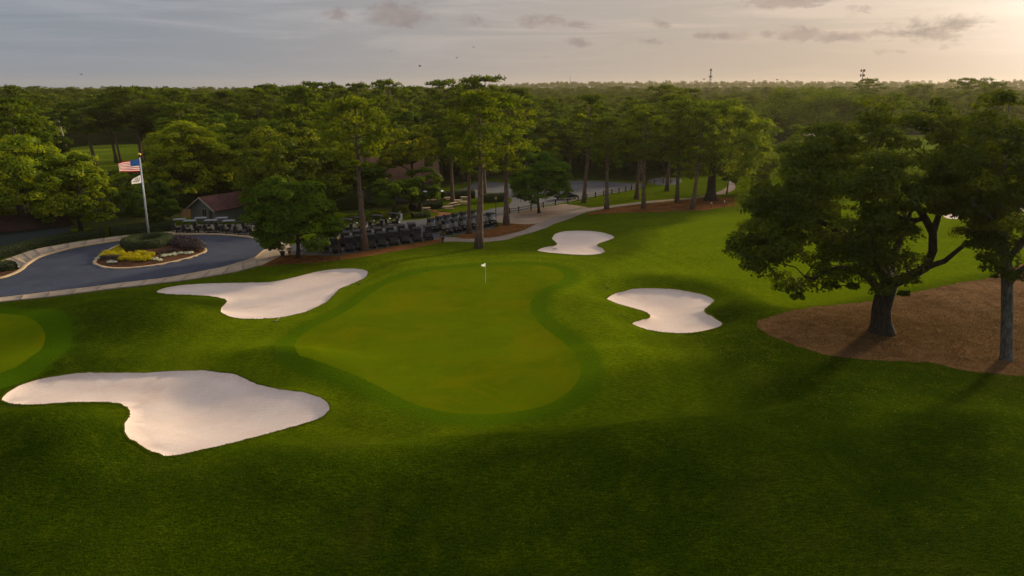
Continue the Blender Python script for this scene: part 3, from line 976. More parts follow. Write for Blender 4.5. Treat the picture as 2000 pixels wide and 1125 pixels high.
def zone_mesh(name, sel, mat, attr=False):
    t = T[sel]
    u, inv = np.unique(t, return_inverse=True)
    v3 = np.stack([V[u, 0], V[u, 1], Z[u]], 1)
    f = inv.reshape(-1, 3)
    a, b, c = v3[f[:, 0]], v3[f[:, 1]], v3[f[:, 2]]
    nz = np.cross(b - a, c - a)[:, 2]
    f[nz < 0] = f[nz < 0][:, ::-1]
    me = np_mesh(name, v3, f, M[mat], smooth=True)
    at = me.attributes.new('mow_lit', 'FLOAT', 'POINT')
    at.data.foreach_set('value', mow_lit[u].astype(np.float32))
    at = me.attributes.new('collar', 'FLOAT', 'POINT')
    at.data.foreach_set('value', collar[u].astype(np.float32))
    at = me.attributes.new('dgreen', 'FLOAT', 'POINT')
    at.data.foreach_set('value', dg[u].astype(np.float32))
    return me


for k, z in enumerate(zones):
    s = zid == k
    if s.any():
        tag(link(z['name'], zone_mesh(z['name'], s, z['mat'])), z['label'], kind='structure')
FOREST_FRONT_PX = [(-400, 470), (-100, 455), (60, 447), (200, 446), (330, 438), (370, 420), (480, 408), (620, 410), (700, 418), (830, 400), (840, 372), (930, 352), (1080, 350), (1250, 355), (1300, 345), (1400, 345), (1440, 330), (1500, 300), (1700, 284), (2050, 290), (2500, 300)]
ff = [(math.atan2(*P0(a, b)), math.hypot(*P0(a, b))) for a, b in FOREST_FRONT_PX]
ffa, ffd = np.array([k[0] for k in ff]), np.array([k[1] for k in ff])


def front_d(x, y):
    return np.interp(np.arctan2(x, y), ffa, ffd)


isf = (zid == -1) & (lin > front_d(cen[:, 0], cen[:, 1]))
tag(link('forest_floor', zone_mesh('forest_floor', isf, 'floor')), 'dark ground under the woods', kind='structure')
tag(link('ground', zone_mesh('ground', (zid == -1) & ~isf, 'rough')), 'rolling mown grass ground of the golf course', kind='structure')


# ------------------------------------------------------------------ ribbons: kerbs and walks
def ribbon_mesh(name, path, width, height, mat, closed=False, drop=0.05, step=0.6, lift=0.0):
    p = resample(path, step, closed)
    if closed:
        t = np.roll(p, -1, 0) - np.roll(p, 1, 0)
    else:
        t = np.gradient(p, axis=0)
    t /= np.linalg.norm(t, axis=1)[:, None]
    nr = np.stack([t[:, 1], -t[:, 0]], 1)
    a, b = p - nr * width / 2, p + nr * width / 2
    z = h0(p[:, 0], p[:, 1]) + lift
    n = len(p)
    prof = [(a, z - drop), (a, z + height - 0.02), (a * .9 + b * .1, z + height), (b * .9 + a * .1, z + height), (b, z + height - 0.02), (b, z - drop)]
    v = np.concatenate([np.column_stack([q, zz]) for q, zz in prof])
    f = []
    m = len(prof)
    for i in range(n if closed else n - 1):
        j = (i + 1) % n
        for k in range(m - 1):
            f.append((k * n + i, (k + 1) * n + i, (k + 1) * n + j, k * n + j))
    return np_mesh(name, v, np.array(f), M[mat])


tag(link('kerb', ribbon_mesh('kerb', offset(isl, -0.22), 0.42, 0.15, 'kerb', True)), 'tan concrete kerb round the planting island', kind='structure')
farin = world_poly([(-120, 560), (-40, 549), (0, 544)] + [(27, 535), (43, 526), (53, 517), (77, 502.5), (107, 493.5), (147, 483.5), (200, 474.5), (253, 467), (307, 460.5), (360, 458), (413, 458), (453, 460), (491, 464.5), (507, 469), (516, 474.5)])
tag(link('kerb', ribbon_mesh('kerb', farin, 0.42, 0.14, 'kerb')), 'tan kerb along the far side of the drive', kind='structure')
nearin = world_poly([(-120, 599.5), (0, 582.8), (107, 569.8), (200, 558.8), (293, 547.2), (347, 539.7), (400, 529.6), (440, 521.4), (475.6, 510.8), (497, 503.8), (511, 492.5), (519, 487.5)])
tag(link('kerb', ribbon_mesh('kerb', nearin, 0.24, 0.07, 'kerb')), 'low kerb along the near side of the drive', kind='structure')


def slab_walk(name, inn, outp, slab_len, label, mat='concrete'):
    A, B = world_poly(inn), world_poly(outp)
    a, b = resample(A, 0.5, False), resample(B, 0.5, False)
    n = 400

    def at(p, t):
        L = np.concatenate([[0], np.cumsum(np.hypot(*np.diff(p, axis=0).T))])
        return np.stack([np.interp(t * L[-1], L, p[:, 0]), np.interp(t * L[-1], L, p[:, 1])], 1), L[-1]
    _, LA = at(a, np.array([0.0]))
    cnt = int(LA / slab_len)
    root = None
    for i in range(cnt):
        g = 0.022 / slab_len / 2 / cnt * slab_len
        ts = np.linspace(i / cnt + 0.02 / LA, (i + 1) / cnt - 0.02 / LA, 4)
        pa, _ = at(a, ts); pb, _ = at(b, ts)
        k = len(ts)
        ring = np.vstack([pa, pb[::-1]])
        zt = h0(ring[:, 0], ring[:, 1])
        v = np.vstack([np.column_stack([ring, zt + 0.05 + 0.004 * math.sin(i * 7.3)]), np.column_stack([ring, zt - 0.05])])
        m = len(ring)
        f = [(j, (j + 1) % m, m + (j + 1) % m, m + j) for j in range(m)]
        top = [(j, j + 1, m - 2 - j, m - 1 - j) for j in range(k - 1)]
        me = np_mesh('slab', v, [np.array(f), np.array(top)], M[mat])
        if root is None:
            ts = np.linspace(0, 1, n // 4)
            pa, _ = at(a, ts); pb, _ = at(b, ts)
            vv = np.vstack([np.column_stack([pa, h0(pa[:, 0], pa[:, 1]) + 0.025]), np.column_stack([pb, h0(pb[:, 0], pb[:, 1]) + 0.025])])
            q = len(ts)
            root = link(name, np_mesh(name, vv, np.array([(j, j + 1, q + j + 1, q + j) for j in range(q - 1)]), M['joint']))
            tag(root, label, kind='structure')
        link('slab', me, root)
    return root


slab_walk('sidewalk', WALK_IN, WALK_OUT, 2.3, 'pale concrete walk along the near edge of the drive')
slab_walk('sidewalk', FAR_IN, FAR_OUT, 2.3, 'tan concrete walk between hedge and drive')

# ------------------------------------------------------------------ foliage tools


def rand_dirs(rg, n):
    v = rg.normal(size=(n, 3))
    return v / (np.linalg.norm(v, axis=1)[:, None] + 1e-9)


def quads(C, N, L, W, rg, along=None):
    """leaf quads at C, facing N, size L x W"""
    n = len(C)
    N = N / (np.linalg.norm(N, axis=1)[:, None] + 1e-9)
    t = along if along is not None else rand_dirs(rg, n)
    u = t - N * np.sum(t * N, 1)[:, None]
    u /= np.linalg.norm(u, axis=1)[:, None] + 1e-9
    v = np.cross(N, u)
    L = np.broadcast_to(L, (n,))[:, None] / 2; W = np.broadcast_to(W, (n,))[:, None] / 2
    # kite-shaped leaf spray, slightly folded
    a = C - u * L; b = C + v * W + N * (L * 0.18); c = C + u * L; d = C - v * W + N * (L * 0.18)
    Vv = np.stack([a, b, c, d], 1).reshape(-1, 3)
    return Vv, np.arange(4 * n).reshape(n, 4)


def clump_leaves(rg, centers, radii, per, leaf, flat=0.62, aspect=0.6, jit=0.42, down=-0.25, up=0.4):
    C, Nn, T_ = [], [], []
    for c, rc in zip(centers, radii):
        n = max(6, int(per * rg.uniform(0.75, 1.25)))
        d = rand_dirs(rg, n * 2)
        d = d[d[:, 2] > down][:n]
        rr = rg.uniform(0.45, 1.08, (len(d), 1)) ** 0.6
        lump = 1 + 0.22 * np.sin(d[:, :1] * 5 + rc * 9) * np.cos(d[:, 1:2] * 4 + c[0])
        pos = c + d * rr * lump * rc * np.array([1, 1, flat])
        C.append(pos)
        Nn.append(d * np.array([1, 1, 1 / flat]) + rg.normal(0, jit, d.shape) + np.array([0, 0, up]))
        T_.append(np.clip(rg.uniform(0, .45, len(d)) + rg.uniform(0, 1) ** 2 * .75, 0, 1))
    C = np.concatenate(C); Nn = np.concatenate(Nn); T_ = np.concatenate(T_)
    s = rg.uniform(0.7, 1.35, len(C)) * leaf
    Vv, Ff = quads(C, Nn, s, s * aspect, rg)
    return Vv, Ff, T_


def needle_leaves(rg, centers, radii, per, leaf, flat=0.56):
    C, Nn, A, T_ = [], [], [], []
    for c, rc in zip(centers, radii):
        n = max(6, int(per * rg.uniform(0.75, 1.25)))
        d = rand_dirs(rg, n * 2)
        d = d[d[:, 2] > -0.45][:n]
        pos = c + d * rg.uniform(0.35, 1.0, (len(d), 1)) * rc * np.array([1, 1, flat])
        al = d + np.array([0, 0, 0.35]) + rg.normal(0, 0.35, d.shape)
        C.append(pos); A.append(al)
        Nn.append(rand_dirs(rg, len(d)) + d * 0.5 + np.array([0, 0, 0.35]))
        T_.append(np.clip(rg.uniform(0, .4, len(d)) + rg.uniform(0, 1) ** 2 * .75, 0, 1))
    C = np.concatenate(C); Nn = np.concatenate(Nn); A = np.concatenate(A); T_ = np.concatenate(T_)
    s = rg.uniform(0.7, 1.3, len(C)) * leaf
    Vv, Ff = quads(C, Nn, s, s * 0.42, rg, along=A)
    return Vv, Ff, T_


class Skeleton:
    """trunk plus limbs grown to clump centres; radii taper to the tips"""
    def __init__(s, trunk, rads):
        s.nodes = [np.array(p, float) for p in trunk]
        s.rad = list(rads)
        s.chains = [(list(range(len(trunk))))]
        s.start = 0

    def grow(s, rg, tips, first=1, shrink=0.62, rtip=0.04, sag=0.12, keep=1.0):
        order = np.argsort([np.linalg.norm(t[:2] - s.nodes[0][:2]) + 0.3 * abs(t[2] - s.nodes[-1][2]) for t in tips])
        for i in order:
            if rg.uniform() > keep: continue
            t = tips[i]
            nd = np.array(s.nodes)
            dd = np.linalg.norm(nd - t, axis=1)
            pen = np.where(nd[:, 2] > t[2] + 0.3, 1.8 * (nd[:, 2] - t[2]), 0)
            dd = dd + pen
            dd[:first] += 1e3
            j = int(np.argmin(dd))
            p0 = nd[j]
            L = np.linalg.norm(t - p0)
            if L < 0.25: continue
            k = max(2, int(L / 1.3) + 1)
            r0 = max(rtip * 1.6, min(s.rad[j] * shrink, 0.045 * L + rtip * 1.5))
            ch = [j]
            for q in range(1, k + 1):
                f = q / k
                p = p0 * (1 - f) + t * f
                p = p + rg.normal(0, 0.06 * L, 3) * math.sin(math.pi * f) + np.array([0, 0, sag * L * math.sin(math.pi * f)])
                s.nodes.append(p); s.rad.append(r0 * (1 - f) + rtip * f)
                ch.append(len(s.nodes) - 1)
            s.chains.append(ch)

    def mesh(s, name, mat, sides=6, trunk_sides=12):
        mb = MB()
        for ci, ch in enumerate(s.chains):
            pts_ = [s.nodes[k] for k in ch]
            rd = [s.rad[k] for k in ch]
            if ci: rd[0] = min(rd[0], rd[1] * 1.25)
            mb.tube(pts_, rd, trunk_sides if ci == 0 else sides, cap=(ci == 0))
        return mb.mesh(name, mat, smooth=True)


def trunk_line(rg, h, r0, r1, bend=0.03, lean=(0, 0), n=9, flare=1.5):
    """points and radii of a trunk of height h"""
    pts_, rd = [], []
    b = rg.normal(0, bend * h, 2)
    for i in range(n):
        f = i / (n - 1)
        pts_.append((lean[0] * f + b[0] * math.sin(2.2 * f), lean[1] * f + b[1] * math.sin(2.6 * f), h * f - (0.25 if i == 0 else 0)))
        rd.append((r0 * (1 - f) + r1 * f) * (1 + (flare - 1) * math.exp(-f * 14)))
    return pts_, rd


def pine_tree_meshes(seed, h, cr, base=0.5, n_br=26, per=46, leaf=0.55, r0=0.32, lean=(0, 0), top_flat=1.0, bend=0.02, crown_shape='round'):
    rg = np.random.default_rng(seed)
    tp, rd = trunk_line(rg, h * 0.95, r0, r0 * 0.25, bend, lean, 10, 1.45)
    sk_ = Skeleton(tp, rd)
    tipsc, rads = [], []
    tpa = np.array(tp)
    for i in range(n_br):
        f = base + (1 - base) * ((i + rg.uniform(0, 1)) / n_br)
        zz = h * f
        k = (f - base) / (1 - base)
        # widest a third up, rounded top
        wdt = cr * (math.sin(math.pi * (0.18 + 0.72 * k)) ** 0.75) * rg.uniform(0.55, 1.08)
        if k < 0.2: wdt *= rg.uniform(0.5, 1.0)
        a = i * 2.4 + rg.uniform(-.5, .5)
        cx = np.interp(zz, tpa[:, 2], tpa[:, 0]); cy = np.interp(zz, tpa[:, 2], tpa[:, 1])
        nc = 1 + int(wdt / 1.9)
        for q in range(nc):
            g = 1 - 0.42 * q / max(1, nc - 1) if nc > 1 else 1.0
            aa = a + rg.uniform(-.35, .35)
            tipsc.append(np.array([cx + math.cos(aa) * wdt * g, cy + math.sin(aa) * wdt * g, min(h - 0.5, zz + rg.uniform(-.3, .8))]))
            rads.append(rg.uniform(0.7, 1.3) * (0.75 + 0.07 * cr))
    for q in range(4):
        tipsc.append(np.array([tpa[-1, 0] + rg.uniform(-.9, .9), tpa[-1, 1] + rg.uniform(-.9, .9), h - rg.uniform(0.3, 1.0)])); rads.append(rg.uniform(.9, 1.4))
    sk_.grow(rg, tipsc, first=3, rtip=0.035, sag=-0.04, shrink=0.55)
    # a few bare dead stubs below the crown
    for q in range(4):
        f = rg.uniform(0.32, base + .05); a = rg.uniform(0, 6.28)
        c0 = np.array([np.interp(h * f, tpa[:, 2], tpa[:, 0]), np.interp(h * f, tpa[:, 2], tpa[:, 1]), h * f])
        L = rg.uniform(0.6, 2.4)
        b = len(sk_.nodes)
        sk_.nodes += [c0, c0 + np.array([math.cos(a), math.sin(a), 0.1]) * L * .5, c0 + np.array([math.cos(a), math.sin(a), -0.02]) * L]
        sk_.rad += [0.06, 0.045, 0.02]
        sk_.chains.append([b, b + 1, b + 2])
    tm = sk_.mesh('trunk', M['pinebark'], 5, 10)
    v, f, t = needle_leaves(rg, tipsc, rads, per, leaf)
    return tm, np_mesh('crown', v, f, M['needle'], tone=t)


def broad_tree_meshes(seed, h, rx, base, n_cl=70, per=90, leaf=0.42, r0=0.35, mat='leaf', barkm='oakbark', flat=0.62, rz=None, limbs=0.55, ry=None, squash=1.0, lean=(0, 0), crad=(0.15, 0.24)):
    """rounded crown from height `base` to h, radius rx; crown made of many leaf clumps on limbs"""
    rg = np.random.default_rng(seed)
    ry = ry or rx
    zc = base + (h - base) * 0.46
    rz_ = (h - zc)
    rb = zc - base
    n_lobe = max(9, int(n_cl / 5.2))
    cs, rads = [], []
    for i in range(n_lobe):
        # big boughs spread over the crown, each carrying small leaf sprays on its outer side
        k = (i + 0.5) / n_lobe
        ph = math.acos(1 - 1.86 * k); th = i * 2.39996 + rg.uniform(-.35, .35)
        d = np.array([math.sin(ph) * math.cos(th), math.sin(ph) * math.sin(th), math.cos(ph)])
        rr = rg.uniform(0.50, 0.80)
        lc = np.array([lean[0] + d[0] * rr * rx, lean[1] + d[1] * rr * ry, zc + d[2] * rr * (rz_ if d[2] > 0 else rb)])
        lr = rg.uniform(0.24, 0.40) * (rx + ry) / 2
        m_ = int(rg.integers(8, 13))
        for q in range(m_):
            dd = rand_dirs(rg, 1)[0] + d * 0.75 + np.array([0, 0, 0.35])
            dd /= np.linalg.norm(dd)
            cs.append(lc + dd * lr * np.array([1, 1, .78]) * rg.uniform(.75, 1.05))
            rads.append(rg.uniform(*crad) * (rx + ry) / 2 * 0.82)
    tp, rd = trunk_line(rg, base + (zc - base) * 0.8, r0, r0 * 0.55, 0.03, (lean[0] * .6, lean[1] * .6), 7, 1.6)
    sk_ = Skeleton(tp, rd)
    sk_.grow(rg, cs, first=3, keep=limbs, rtip=0.04)
    tm = sk_.mesh('trunk', M[barkm], 5, 10)
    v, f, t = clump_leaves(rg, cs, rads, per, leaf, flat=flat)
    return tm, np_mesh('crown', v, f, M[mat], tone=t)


def tree(name, meshes, loc, label, group=None, scale=(1, 1, 1), rz=0.0, tint=(1, 1, 1), cat='tree'):
    e = empty(name, loc, rz)
    e.scale = scale
    tag(e, label, cat, group)
    a = link('trunk', meshes[0], e)
    b = link('crown', meshes[1], e)
    b.color = (*tint, 1)
    return e


def top_z(px_y, d):
    """height reached on pixel row px_y at horizontal distance d"""
    u = (562.5 - px_y) / F
    el_ = math.atan2(-math.sin(PITCH) + u * math.cos(PITCH), math.cos(PITCH) + u * math.sin(PITCH))
    return CAM_H + d * math.tan(el_)


def px_w(npx, d):
    return npx / F * d * 1.02


# ------------------------------------------------------------------ the two near trees on the right
def big_oak():
    loc = P(1722, 648)
    rg = np.random.default_rng(11)
    d = loc.y
    m = d / F * 1.03           # metres per pixel at the trunk

    def at(px, py, dy=0.0):    # point above the plane through the trunk, facing the viewer
        q = pxdir(px, py); k = (d + dy) / q.y
        return np.array([q.x * k - loc.x, dy, q.z * k + CAM_H - loc.z])
    trunk = [at(1722, 662), at(1722, 648), at(1721, 630), at(1721, 605), at(1727, 580), at(1736, 555)]
    rad = [1.35, 1.08, 0.84, 0.76, 0.78, 0.72]
    s = Skeleton(trunk, rad)

    def limb(start, pts_, r0, r1):
        ch = [start]
        n = len(pts_)
        for q, p in enumerate(pts_):
            s.nodes.append(p); s.rad.append(r0 + (r1 - r0) * q / max(1, n - 1)); ch.append(len(s.nodes) - 1)
        s.chains.append(ch)
        return ch
    L1 = limb(5, [at(1775, 540, -.5), at(1808, 522, -.8), at(1822, 490, -1), at(1822, 455, -1), at(1806, 425, -1.2), at(1785, 395, -1.5), at(1768, 360, -1.5), at(1750, 320, -1)], 0.46, 0.16)
    limb(L1[4], [at(1832, 425, 0), at(1838, 395, .6), at(1850, 350, 1), at(1862, 300, 1)], 0.24, 0.10)
    limb(L1[2], [at(1845, 510, -1.4), at(1875, 485, -1.8), at(1905, 465, -2), at(1935, 450, -2)], 0.24, 0.09)
    limb(L1[5], [at(1790, 430, -2), at(1765, 428, -3), at(1735, 410, -3.6)], 0.20, 0.08)
    limb(5, [at(1728, 520, 1.0), at(1705, 480, 1.6), at(1690, 430, 2.0), at(1680, 370, 2.2), at(1685, 310, 2)], 0.40, 0.13)
    L5 = limb(4, [at(1700, 545, -1.5), at(1675, 527, -2.6), at(1640, 523, -3.4), at(1610, 530, -3.8), at(1590, 545, -4.0), at(1572, 540, -4.1)], 0.30, 0.09)
    limb(5, [at(1715, 520, 2.5), at(1660, 470, 4.5), at(1600, 430, 6), at(1550, 400, 6.5)], 0.36, 0.10)
    limb(5, [at(1700, 500, -1), at(1640, 450, -2.5), at(1570, 420, -3.5), at(1510, 415, -4)], 0.36, 0.10)
    limb(5, [at(1745, 500, 3.5), at(1770, 440, 6), at(1790, 380, 7)], 0.34, 0.10)
    # crown outline by px row: left x, right x, half depth
    rows = [(222, 1690, 1870, 3), (245, 1625, 1925, 4.5), (275, 1575, 1955, 5.5), (305, 1530, 1965, 6.5), (335, 1495, 1968, 7.2), (365, 1470, 1965, 8), (395, 1458, 1950, 8.5), (425, 1448, 1935, 8.5), (455, 1440, 1925, 8.5), (490, 1440, 1800, 8), (520, 1455, 1700, 7), (545, 1500, 1620, 4.5)]
    cs, rads = [], []
    for (py, xl, xr, dep) in rows:
        zc_n = int((xr - xl) * m * dep / 2.1)
        cxm, hw = (xl + xr) / 2, (xr - xl) / 2
        for q in range(zc_n):
            a = rg.uniform(0, 2 * math.pi); rr = rg.uniform(0.25, 1.0) ** 0.42
            px = cxm + math.cos(a) * rr * hw * rg.uniform(.94, 1.05)
            dy = math.sin(a) * rr * dep
            pyj = py + rg.uniform(-20, 20)
            c = at(px, pyj, dy)
            # openings where the grass shows between the limbs
            if 1778 < px < 1940 and pyj > 418 and not (1880 < px and pyj < 465): continue
            if math.sin(px * .021 + 1.3) * math.sin(pyj * .033 + px * .006) > .80: continue
            if 1690 < px < 1800 and 470 < pyj < 500 and rg.uniform() < 0.8: continue
            if 1540 < px < 1690 and pyj > 500 and rg.uniform() < 0.55: continue
            cs.append(c); rads.append(rg.uniform(0.75, 1.45))
    # drooping sprays at the lower edge
    for (px, py, dy, rr) in [(1450, 500, -2, 1.2), (1475, 520, -3, 1.2), (1500, 535, -3, 1.2), (1530, 548, -3.4, 1.1), (1556, 566, -3.8, .8), (1558, 580, -3.8, .55), (1640, 545, -4, .9), (1625, 560, -4, .7), (1720, 520, -4.6, 1.5), (1760, 525, -4.8, 1.4), (1700, 545, -4.8, 1.3), (1745, 550, -4.9, 1.3), (1785, 510, -4.4, 1.2), (1680, 530, -5, .9), (1720, 570, -4.6, .9), (1780, 548, -4, .7), (1765, 575, -4.2, .5), (1665, 560, -4.4, .5), (1440, 470, 0, 1.1), (1436, 485, 0, .9)]:
        cs.append(at(px, py, dy)); rads.append(rr)
    s.grow(rg, cs, first=4, rtip=0.03, keep=0.75, shrink=0.55)
    tm = s.mesh('trunk', M['oakbark'], 6, 16)
    v, f, t = clump_leaves(rg, cs, rads, 185, 0.26, flat=0.62, aspect=0.62, jit=0.5)
    cm = np_mesh('crown', v, f, M['oakleaf'], tone=t)
    return tree('oak_tree', (tm, cm), loc, 'huge spreading dark oak on the brown mulch bed')


def grey_oak():
    loc = P(1966, 702)
    rg = np.random.default_rng(23)
    d = loc.y
    m = d / F * 1.05

    def at(px, py, dy=0.0):
        q = pxdir(px, py); k = (d + dy) / q.y
        return np.array([q.x * k - loc.x, dy, q.z * k + CAM_H - loc.z])
    s = Skeleton([at(1966, 714), at(1966, 702), at(1966, 670), at(1967, 620), at(1967, 560), at(1965, 510), at(1958, 460), at(1950, 410), at(1945, 350)], [.62, .50, .42, .41, .40, .38, .33, .28, .2])

    def limb(start, pts_, r0, r1):
        ch = [start]
        for q, p in enumerate(pts_):
            s.nodes.append(p); s.rad.append(r0 + (r1 - r0) * q / max(1, len(pts_) - 1)); ch.append(len(s.nodes) - 1)
        s.chains.append(ch)
    limb(5, [at(1990, 480, -1), at(2020, 440, -1.5), at(2060, 390, -1.5)], .22, .09)
    limb(5, [at(1935, 470, 1), at(1915, 430, 1.5), at(1905, 380, 2)], .22, .09)
    limb(4, [at(1990, 530, -1.5), at(2030, 505, -2.5), at(2080, 490, -3)], .2, .08)
    limb(6, [at(1930, 420, -2), at(1900, 400, -3.4)], .18, .08)
    rows = [(205, 1915, 2050, 2.5), (245, 1890, 2090, 4), (285, 1880, 2130, 5.5), (325, 1875, 2160, 6.5), (365, 1875, 2180, 7), (405, 1885, 2180, 7), (445, 1895, 2170, 6), (480, 1900, 2120, 4.5)]
    cs, rads = [], []
    for (py, xl, xr, dep) in rows:
        n = int((xr - xl) * m * dep / 2.1)
        for q in range(n):
            a = rg.uniform(0, 6.283); rr = rg.uniform(.2, 1) ** .45
            px = (xl + xr) / 2 + math.cos(a) * rr * (xr - xl) / 2; pyj = py + rg.uniform(-20, 20)
            if 1968 < px < 2010 and 400 < pyj < 480 and rg.uniform() < .75: continue
            cs.append(at(px, pyj, math.sin(a) * rr * dep)); rads.append(rg.uniform(.8, 1.35))
    for (px, py, dy, rr) in [(1950, 505, -2.4, 1.2), (1975, 515, -2.6, 1.2), (1940, 525, -2.4, .9), (1925, 505, -2, .8), (1960, 540, -2.6, .8), (1985, 540, -2.4, .8), (1900, 480, -2, .7), (1930, 480, -2, 1.0)]:
        cs.append(at(px, py, dy)); rads.append(rr)
    s.grow(rg, cs, first=4, rtip=.03, keep=.75, shrink=.55)
    tm = s.mesh('trunk', M['greybark'], 6, 14)
    v, f, t = clump_leaves(rg, cs, rads, 185, .26, flat=.62, aspect=.62, jit=.5)
    return tree('oak_tree', (tm, np_mesh('crown', v, f, M['oakleaf'], tone=t)), loc, 'oak with pale grey trunk on the mulch beside the huge oak')


big_oak()
grey_oak()


# ------------------------------------------------------------------ hand-placed middle trees
def place_broad(px, py, top, halfw, seed, label, base_px=None, tint=(1, 1, 1), name='broadleaf_tree', mat='leaf', **kw):
    loc = P(px, py)
    d = loc.y
    h = top_z(top, d) - loc.z
    rx = px_w(halfw, d)
    b = top_z(base_px, d) - loc.z if base_px else h * 0.22
    b = max(0.4, b)
    ms = broad_tree_meshes(seed, h, rx, b, mat=mat, **kw)
    return tree(name, ms, loc, label, tint=tint)


def place_pine(px, py, top, halfw, seed, label, base=0.5, lean_px=0, tint=(1, 1, 1), **kw):
    loc = P(px, py)
    d = loc.y
    h = top_z(top, d) - loc.z
    ms = pine_tree_meshes(seed, h, px_w(halfw, d), base, lean=(px_w(lean_px, d), 0), **kw)
    return tree('pine_tree', ms, loc, label, tint=tint)


LIT_TINT = (1.5, 1.35, 0.9)  # brighter leaf tint, painting the sun on these crowns into their colour
DK = (0.62, 0.72, 0.75)
place_broad(45, 462, 262, 112, 101, 'broad leafy tree behind the low dark building at the drive', 448, LIT_TINT, n_cl=95, per=120, leaf=.42)
place_broad(160, 458, 290, 72, 102, 'bright green rounded tree between the low building and the flagpole', 452, LIT_TINT, n_cl=80, per=110, leaf=.4)
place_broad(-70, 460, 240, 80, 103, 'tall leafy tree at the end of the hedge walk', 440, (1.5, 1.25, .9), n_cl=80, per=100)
place_broad(298, 443, 352, 58, 104, 'small dark tree behind the hedge beside the flagpole', 441, DK, n_cl=60, per=110, leaf=.34)
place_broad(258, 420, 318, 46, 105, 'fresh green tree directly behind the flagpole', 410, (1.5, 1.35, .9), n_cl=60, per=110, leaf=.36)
place_broad(385, 405, 222, 82, 106, 'large bright tree standing behind the shed gable', 395, (1.8, 1.5, .9), n_cl=100, per=120, leaf=.44)  # tint brightened to carry the sun on this crown
place_broad(330, 395, 262, 40, 107, 'blue green tree between flagpole and shed', 400, (.8, 1.0, 1.6), n_cl=60, per=100)
place_broad(475, 395, 235, 62, 108, 'mid green tree behind the shed roof', 395, (1.3, 1.2, .9), n_cl=70, per=100)
place_broad(560, 425, 252, 98, 109, 'large olive tree over the cart court', 430, (1.05, .95, .85), n_cl=110, per=120, leaf=.42)
place_broad(640, 415, 275, 72, 110, 'olive tree beside the cart lot entrance', 410, (.95, .92, .8), n_cl=80, per=110, leaf=.42)
place_broad(583, 503, 347, 92, 111, 'dark rounded oak standing in the pine straw by the apron', 492, (.52, .66, .60), mat='leaf', n_cl=110, per=190, leaf=.30, r0=.26)
place_pine(713, 489, 192, 78, 112, 'pine with its trunk among the front row of carts', .56, 0, (1.25, 1.2, .9), n_br=34, per=60, leaf=.5, r0=.42)
place_pine(935, 484, 178, 72, 113, 'tallest near pine standing alone on the grass by the path', .50, -6, (1.1, 1.1, .9), n_br=36, per=60, leaf=.5, r0=.50)
place_pine(989, 439, 186, 58, 114, 'pine in the straw bed beside the plaza', .42, 8, (1.2, 1.2, .9), n_br=36, per=56, leaf=.52, r0=.42)
place_pine(916, 456, 235, 44, 115, 'slim pine behind the tall lone pine', .52, -4, (.9, .95, .9), n_br=26, per=50, leaf=.5, r0=.33)
place_pine(947, 392, 205, 45, 116, 'pine at the edge of the far lot behind the patio hedge', .5, 0, (.8, .9, .9), n_br=26, per=46, r0=.42)
place_pine(884, 402, 215, 48, 117, 'pine standing on the patio lawn', .52, -3, (.9, .95, .85), n_br=26, per=46, r0=.36)
place_broad(806, 404, 252, 62, 118, 'yellow green tree overhanging the clubhouse roof', 330, (1.6, 1.25, .85), n_cl=80, per=100, leaf=.40)
place_broad(822, 416, 330, 45, 119, 'small dark tree beside the patio umbrella', 398, DK, n_cl=50, per=110, leaf=.32)
place_broad(770, 424, 352, 46, 120, 'dark tree in front of the clubhouse porch', 400, (.7, .8, .8), n_cl=60, per=100, leaf=.34)
place_broad(1053, 416, 295, 62, 121, 'round dark tree in the plaza pavers', 400, (.70, .95, .85), n_cl=95, per=170, leaf=.30, r0=.22)
RP = [(1140, 396, 185, 46, .52, 10), (1185, 408, 228, 44, .5, -2), (1243, 389, 205, 42, .5, 3), (1257, 407, 215, 44, .46, 5), (1302, 373, 185, 44, .5, 0), (1322, 395, 195, 46, .48, -4), (1352, 408, 210, 50, .46, 12)]
PL = ['pine with crooked crown beside the rail fence corner', 'pine at the start of the long straw bed', 'pine on the grass between fence and path', 'pine with a low bare limb in the straw bed', 'slim pine far back on the path lawn', 'pine between the path and the thick oak', 'leaning pine next to the path lights']
for i, (px, py, tp, hw, bs, ln) in enumerate(RP):
    place_pine(px, py, tp, hw, 130 + i, PL[i], bs, ln, (.85 + .1 * (i % 3), .9 + .08 * (i % 3), .85), n_br=30, per=50, leaf=.52, r0=.38)
place_broad(1388, 391, 196, 100, 140, 'thick trunked oak standing where the path bends', 362, (1.1, 1.05, .8), n_cl=120, per=130, leaf=.44, r0=.95)
place_broad(1419, 379, 300, 30, 141, 'young tree beside the path bend', 362, (1.3, 1.15, .8), n_cl=40, per=90, r0=.16)
place_broad(1470, 372, 265, 48, 142, 'leafy tree right of the thick oak', 365, (1.3, 1.1, .75), n_cl=60, per=100)
place_broad(1530, 340, 245, 42, 143, 'pale loose tree on the far lawn', 322, (1.1, 1.1, 1.1), n_cl=45, per=70, leaf=.5)
place_broad(1597, 276, 186, 110, 144, 'wide spreading far oak with forked trunk', 258, (.7, .75, .7), n_cl=110, per=130, leaf=.7, r0=.9, flat=.6)
place_broad(1720, 280, 188, 75, 145, 'hazy far oak beside the wide spreading one', 265, (.7, .75, .7), n_cl=80, per=110, leaf=.75, r0=.7)
place_pine(228, 318, 184, 50, 146, 'pine pair trunk by the meadow behind the flag', .5, -8, (.8, .9, .9), n_br=28, per=46, leaf=.7, r0=.45)
place_pine(237, 320, 205, 34, 147, 'second pine of the pair by the meadow', .55, -6, (.8, .9, .9), n_br=22, per=40, leaf=.7, r0=.35)
